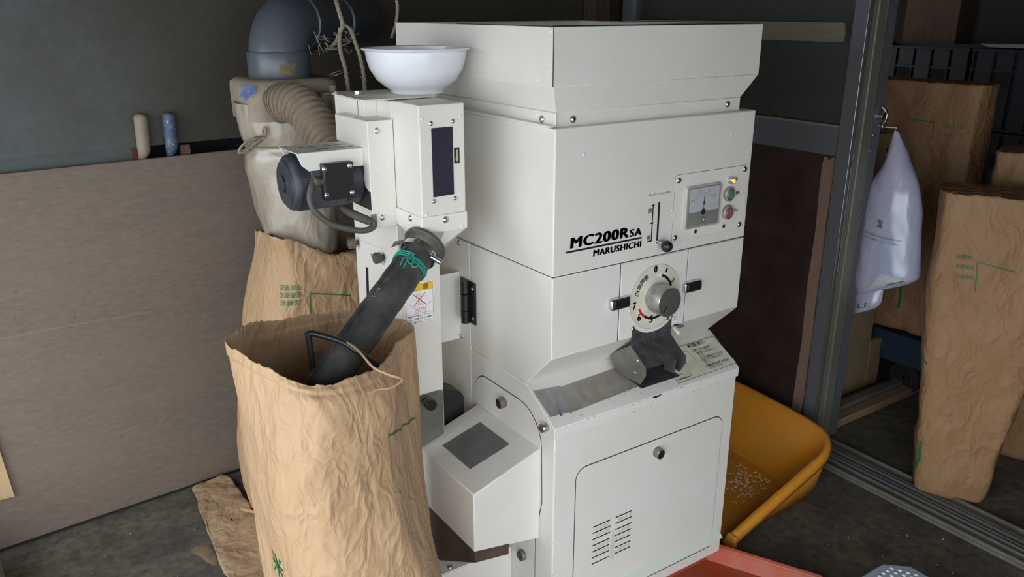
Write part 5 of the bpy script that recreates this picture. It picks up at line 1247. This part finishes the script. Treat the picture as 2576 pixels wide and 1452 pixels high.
o = gm.build('rice_grains', RICE, None, fix=False); tag(o, 'loose pale rice grains scattered in the orange winnowing scoop', 'rice', kind='stuff')
gm = MB()
for k in range(34):
    x = random.uniform(.76, 1.22); y = random.uniform(-.75, .0)
    r = random.uniform(.0007, .0019); gm.sphere((x, y, r * .6), r, 6, 4, (1.3, .8, .7))
for k in range(26):
    x = random.uniform(-.95, -.56); y = random.uniform(.55, 1.1); r = random.uniform(.0006, .0014); gm.sphere((x, y, r * .6), r, 6, 4, (1.3, .8, .7))
o = gm.build('spilled_grains', RICE, None, fix=False); tag(o, 'tiny spilled grains scattered over the concrete floor', 'grains', kind='stuff')

# ---- red-orange tray pushed under the mill
rt = thing('plastic_tray', 'red-orange dusty plastic tray pushed under the front of the mill', 'tray', (.35, -.15, 0))
A_ = Vector((.560, .03, 0)); tv = Vector((.095, -.19, 0)).normalized()
def trp(s, z): p = A_ + tv * s; return Vector((p.x, p.y, z))
edge = [trp(0, 0), trp(.30, 0)]
inner = [trp(0, .02), trp(.30, .02), Vector((-.02, edge[1].y, .02)), Vector((-.02, .03, .02))]
MB().slab([Vector((p.x, p.y, .006)) for p in inner], (0, 0, 1), .004).build('tray_floor', REDO, rt)
nx = Vector((-tv.y, tv.x, 0))
if nx.x < 0: nx = -nx
MB().hexa([trp(0, .0), trp(0, .0) + nx * .004, trp(.30, .0) + nx * .004, trp(.30, .0), trp(0, .052) + nx * .012, trp(0, .058) + nx * .020, trp(.30, .058) + nx * .020, trp(.30, .052) + nx * .012]).build('tray_side', REDO, rt, bevel=.002)
MB().box(-.024, -.018, edge[1].y, .03, 0, .055).build('tray_side', REDO, rt, bevel=.002)
MB().box(-.024, .57, .026, .03, 0, .055).build('tray_back', REDO, rt, bevel=.002)
MB().hexa([trp(0, .010), trp(0, .010) + nx * .002, trp(.30, .010) + nx * .002, trp(.30, .010), trp(0, .045) + nx * .010, trp(0, .045) + nx * .0105, trp(.30, .045) + nx * .0105, trp(.30, .045) + nx * .010]).build('inner_slope', REDO, rt)

# ---- grey plastic step stool at the bottom edge
stz = .20
so = thing('step_stool', 'light grey plastic step stool with raised anti-slip dots', 'stool', (.60, -.53, 0))
sx0, sx1, sy0, sy1 = .44, .742, -.68, -.383
def cham(d, z): return [(sx0 + d, sy0 + .04 + d, z), (sx0 + .04 + d, sy0 + d, z), (sx1 - .045 - d, sy0 + d, z), (sx1 - d, sy0 + .04 + d, z), (sx1 - d, sy1 - .042 - d * .5, z), (sx1 - .047 - d * .5, sy1 - d, z), (sx0 + .04 + d, sy1 - d, z), (sx0 + d, sy1 - .04 - d, z)]
tpn = MB().loft([cham(0, stz - .022), cham(0, stz - .003), cham(.003, stz)]).build('stool_top', GREYPL, so, bevel=.002)
dm = MB()
for i in range(18):
    for j in range(18):
        x = sx0 + .018 + i * .0165 + (.008 if j % 2 else 0); y = sy0 + .018 + j * .0150
        if x > sx1 - .014 or y > sy1 - .014 or (x - sx1) + (y - sy1) > -.066 or (sx0 - x) + (y - sy1) > -.05 or (x - sx1) + (sy0 - y) > -.055: continue
        dm.lathe([(.0048, 0), (.0044, .0016), (.0026, .0026), (0, .0029)], (x, y, stz - .0002), (0, 0, 1), 10)
dm = dm.build('anti_slip_dots', mat('pale_grey_dots', (0.62, .66, .70), .5), tpn, smooth=60); dm['kind'] = 'stuff'
for (x, y, sx, sy) in ((sx0 + .05, sy0 + .05, -1, -1), (sx1 - .05, sy0 + .05, 1, -1), (sx0 + .05, sy1 - .05, -1, 1), (sx1 - .05, sy1 - .05, 1, 1)):
    def q_(d, z, e): return [(x - d + sx * e, y - d + sy * e, z), (x + d + sx * e, y - d + sy * e, z), (x + d + sx * e, y + d + sy * e, z), (x - d + sx * e, y + d + sy * e, z)]
    MB().loft([q_(.017, 0, .010), q_(.024, stz - .021, 0)]).build('leg', GREYPL, so, bevel=.003)

# ================================================================== STORE ROOM
def rsack(label, base_c, bw_, bd, top_c, tw2, td, h, rot, seed, m=KRAFT_R, z0=0.0, amp=.010, crush=.0, freq=8):
    o = thing('paper_sack', label, 'paper sack', (base_c[0], base_c[1], z0), 'kraft paper rice sacks')
    def lp(c, w, d_, z, r):
        ca, sa = math.cos(r), math.sin(r); pts = []
        for (a, b) in ((-.5, -.30), (-.42, -.48), (-.15, -.5), (.15, -.5), (.42, -.48), (.5, -.30), (.5, .30), (.42, .48), (.15, .5), (-.15, .5), (-.42, .48), (-.5, .30)):
            x, y = a * w, b * d_; pts.append(Vector((c[0] + x * ca - y * sa, c[1] + x * sa + y * ca, z)))
        return pts
    lps = []
    for f in (0, .04, .25, .55, .82, .96, 1.0):
        g = f
        c = (base_c[0] + (top_c[0] - base_c[0]) * g, base_c[1] + (top_c[1] - base_c[1]) * g)
        w = bw_ + (tw2 - bw_) * g; d_ = bd + (td - bd) * g ** 1.4
        if f == 0: w *= .93; d_ *= .93
        lps.append(lp(c, w, d_, z0 + .003 + h * f, rot))
    s = Sheet(lps, amp=amp, freq=freq, seed=seed, rimj=.004, vert=.6, ts=[0, .04, .25, .55, .82, .96, 1.0])
    s.build('sack', m, o, 130, 100)
    # folded shut top
    T = s.loops[-1]; mb_ = MB(); c = sum((p for p in T), Vector()) / 12
    mb_.loft([[s.at(k / 48, 1.0) for k in range(48)], [s.at(k / 48, 1.0).lerp(c + Vector((0, 0, .004)), .6) for k in range(48)]], False, True)
    mb_.build('folded_top', m, o, smooth=60)
    return o, s
def print_on(o, s, line, words, srange, trange, w=.0035):
    P = [find_st(s, u, v, *srange, *trange) for u, v in line]
    if len(P) > 1: s.strip('printed_line', P, w, GREENI, o)
    for tx, (u0, v0, u1, v1) in words:
        q = st_box(s, u0, v0, u1, v1, *srange, *trange)
        if abs(q[0] - q[1]) > .001 and abs(q[2] - q[3]) > .001: s.text('printed_word', tx, *q, GREENI, o, off=.003)
# the faces towards the camera look along -X: width is along Y after a -90 degree turn
VR = math.radians(-62)
o, s = rsack('full upright kraft sack standing nearest the doorway, just beyond the track', (1.480, -.140), .205, .21, (1.545, -.130), .36, .20, .935, VR, 21, amp=.014, freq=7.5)
print_on(o, s, [(2452, 735), (2460, 658), (2555, 686)], [('生産地名', (2405, 690, 2450, 700)), ('生産者名', (2405, 665, 2450, 676)), ('品種名', (2405, 640, 2445, 652))], (.05, .48), (.5, 1))
print_on(o, s, [(2302, 1205), (2312, 1150), (2318, 1108)], [], (.0, .48), (0, .5), .010)
print_on(o, s, [(2330, 892), (2338, 915)], [], (.0, .48), (.2, .7), .008)
o, s = rsack('tall brown kraft sack standing on the blue cart behind the plastic bag', (2.14, .455), .36, .26, (2.12, .475), .41, .16, .945, math.radians(-84), 33, z0=.234, amp=.014)
print_on(o, s, [(2280, 298), (2348, 308), (2343, 350)], [('令和', (2370, 335, 2390, 343)), ('水稲うるち玄米', (2368, 312, 2428, 324))], (.05, .48), (.5, 1))
print_on(o, s, [(2262, 775), (2268, 722)], [], (.0, .48), (0, .5), .012)
o, s = rsack('smaller crumpled kraft sack at the right edge in front of the crates', (1.92, -.085), .30, .24, (1.92, -.075), .31, .2, 1.005, math.radians(-78), 47, amp=.016, freq=10)
print_on(o, s, [], [('平成 玄米', (2535, 455, 2576, 464))], (.0, .5), (.5, 1))
o, s = rsack('kraft sack with green stripes half hidden behind the nearest sack', (1.86, -.43), .30, .24, (1.88, -.43), .34, .18, .78, VR, 53, amp=.010)

# plastic carrier bags hanging by the door stile
def pbag(label, X, top, outline, th_, m, seed, tilt=0.0):
    o = thing('plastic_bag', label, 'plastic bag', (X, .1, .65), 'hanging plastic bags')
    n = len(outline); loops = []
    for (vl, vr) in outline:
        a = aX(*vl, X); b = aX(*vr, X); c = (a + b) / 2; w = (b - a); loops.append((c, w))
    lps = []
    for i, (c, w) in enumerate(loops):
        f = i / (n - 1); t_ = th_ * (math.sin(min(1, f * 1.25) * math.pi * .5) ** .8) * (1 if f < .9 else .75) + .004
        pts = []
        for k in range(12):
            a = 2 * math.pi * k / 12; pts.append(c + w * .5 * -math.cos(a) + Vector((1, 0, 0)) * (t_ * .5 * math.sin(a)))
        lps.append(pts)
    s = Sheet(lps[::-1], amp=.0045, freq=11, seed=seed, vert=.5)
    s.build('bag', m, o, 90, 70, True)
    return o, s
o, s = pbag('lilac-white plastic carrier bag knotted and hanging from the door stile', 1.455, (2255, 330), [((2250, 328), (2261, 332)), ((2240, 370), (2276, 375)), ((2226, 410), (2292, 420)), ((2200, 446), (2308, 470)), ((2190, 475), (2314, 520)), ((2178, 560), (2314, 600)), ((2165, 640), (2313, 670)), ((2156, 700), (2312, 700)), ((2160, 738), (2300, 712))], .13, BAGP, 3)
for tx, (u0, v0, u1, v1), m_ in (('葉', (2208, 553, 2222, 575), GREENI), ('このポリ袋は環境にやさしい素材を使用しています', (2176, 595, 2268, 601), GREYI), ('お子様の手の届かない所に保管してください', (2178, 605, 2262, 611), GREYI)):
    s.text('bag_print', tx, *st_box(s, u0, v0, u1, v1, .5, 1.0, 0, 1), m_, o, off=-.003)
s.patch('paper_leaflet', [find_st(s, u, v, .5, 1.0, 0, 1) for u, v in ((2182, 730), (2258, 712), (2272, 702), (2218, 688))], mat('white_paper_in_bag', (0.55, .56, .58), .6), o, -.0022)
P = [find_st(s, u, v, .5, 1.0, 0, 1) for u, v in ((2228, 716), (2272, 708))]; s.strip('bag_stripe', P, .004, GREENI, o, -.003)
hk = MB().tube(spline([aX(2251, 338, 1.452), aX(2253, 327, 1.452), aX(2256, 322, 1.45), (1.44, .22, aX(2256, 322, 1.45).z), (1.425, .2415, aX(2256, 322, 1.45).z + .004)], 16), .0018, 8).build('hook', CHROME, d2, smooth=60)
o, s = pbag('small lilac plastic bag with green print hanging below the large carrier bag', 1.50, (2190, 720), [((2160, 700), (2215, 700)), ((2145, 725), (2224, 722)), ((2142, 750), (2222, 745)), ((2140, 775), (2218, 765)), ((2142, 790), (2208, 775))], .05, BAGP, 8)
s.text('bag_print', 'LL', *st_box(s, 2158, 762, 2190, 774, .5, 1.0, 0, 1), GREENI, o, off=-.003)

# board standing beyond the door
zt_ = aY(2232, 336, .44).z
o = thing('pine_board', 'pale pine board with a knot hole standing behind the plastic bags', 'board', (1.82, .44, 0))
bx0, bx1 = aY(2118, 900, .44).x, aY(2184, 900, .44).x
bd_ = box('board', WOOD, o, 1.60, bx1, .44, .458, 0, zt_, .002)
q = aY(2233, 377, .44); MB().lathe([(.008, 0), (.008, .0006), (0, .0008)], (min(q.x, bx1 - .01), .44, q.z), (0, -1, 0), 16).build('knot_hole', GAPM, bd_)
o = thing('wooden_batten', 'short wooden batten standing against the pine board', 'batten', (bx1 + .04, .445, 0))
box('batten', WOOD, o, bx1 + .004, bx1 + .085, .44, .465, 0, aY(2195, 858, .44).z, .002)

# blue cart with iron wheel
ct = thing('platform_cart', 'low blue cart with black cast-iron wheel carrying the tall sack', 'cart', (2.2, .4, 0))
dk = MB().box(1.99, 2.52, .12, .82, .165, .228).build('deck', BLUEC, ct, bevel=.006)
box('deck_edge', BLUEC, dk, 1.975, 1.99, .10, .84, .115, .232, .005)
def wheel(cx, cy, r=.062):
    q = MB().lathe([(.008, -.016), (.020, -.018), (.022, -.010), (.044, -.008), (.050, -.016), (r, -.016), (r + .002, 0), (r, .016), (.05, .016), (.044, .008), (.022, .010), (.02, .018), (.008, .018)], (cx, cy, r + .002), (-1, 0, 0), 36).build('wheel', IRON, ct, smooth=40)
    for k in range(5):
        a = 2 * math.pi * k / 5 + .3
        MB().lathe([(.0085, 0), (.0085, .0012), (.0060, .0014), (0, .0014)], (cx - .0078, cy + math.cos(a) * .034, r + .002 + math.sin(a) * .034), (-1, 0, 0), 14).build('wheel_hole', GAPM, q)
    box('wheel_fork', IRON, q, cx + .02, cx + .03, cy - .02, cy + .02, r, .17)
    return q
wc = aX(2284, 925, 2.0); wheel(2.0, wc.y); wheel(2.0, .75); wheel(2.46, wc.y); wheel(2.46, .75)

# navy crates
def crate(label, cx, cy, z0, w=.56, dp=.36, h=.318):
    o = thing('plastic_crate', label, 'crate', (cx, cy, z0), 'stacked navy plastic crates')
    b_ = MB(); t = .004
    b_.box(cx - dp / 2, cx - dp / 2 + t, cy - w / 2, cy + w / 2, z0, z0 + h); b_.box(cx + dp / 2 - t, cx + dp / 2, cy - w / 2, cy + w / 2, z0, z0 + h)
    b_.box(cx - dp / 2, cx + dp / 2, cy - w / 2, cy - w / 2 + t, z0, z0 + h); b_.box(cx - dp / 2, cx + dp / 2, cy + w / 2 - t, cy + w / 2, z0, z0 + h); b_.box(cx - dp / 2, cx + dp / 2, cy - w / 2, cy + w / 2, z0, z0 + t)
    b_.build('crate_body', NAVY, o)
    xf = cx - dp / 2
    for k in range(8): yy = cy - w / 2 + .004 + (w - .014) * k / 7; box('rib', NAVY, o, xf - .009, xf, yy, yy + .006, z0 + .004, z0 + h - .002)
    for k in range(5): zz = z0 + .004 + (h - .014) * k / 4; box('rib', NAVY, o, xf - .012 if k in (0, 4) else xf - .007, xf, cy - w / 2, cy + w / 2, zz, zz + .008)
    for k in range(7): yy = cy - w / 2 + .004 + (w - .014) * k / 7; box('slot_panel', GAPM, o, xf - .001, xf, yy + .012, yy + .068, z0 + h * .55, z0 + h * .72) if k % 2 else None
    return o
names = {0: 'lowest', 1: 'second', 2: 'third', 3: 'topmost'}
for c_i, cyy in enumerate((.86, .29, -.28)):
    for k in range(4):
        crate('navy plastic crate, %s of the %s stack behind the sacks' % (names[k], ('left-hand', 'middle', 'right-hand')[c_i]), 2.72, cyy, .0005 + k * .322)
o = MB().hexa([(2.55, .52, 1.2895), (2.62, .52, 1.2895), (2.62, -.5, 1.2895), (2.55, -.5, 1.2895), (2.55, .56, 1.303), (2.62, .56, 1.303), (2.62, -.5, 1.315), (2.55, -.5, 1.315)]).build('grey_lath', mat('grey_lath', (0.20, .18, .15), .8), None, bevel=.001)
tag(o, 'grey wooden lath lying on top of the navy crates', 'lath')
o = box('wooden_post', mat('reddish_brown_post', (0.10, .052, .028), .7, var=(14, (.06, .03, .018), .8), stretch=(5, 5, .4)), None, 2.92, 2.995, .86, 1.12, 0, 2.6, .003)
tag(o, 'reddish brown post on the dark wall above the crates', 'post'); o['kind'] = 'structure'; o.name = 'trim_3'
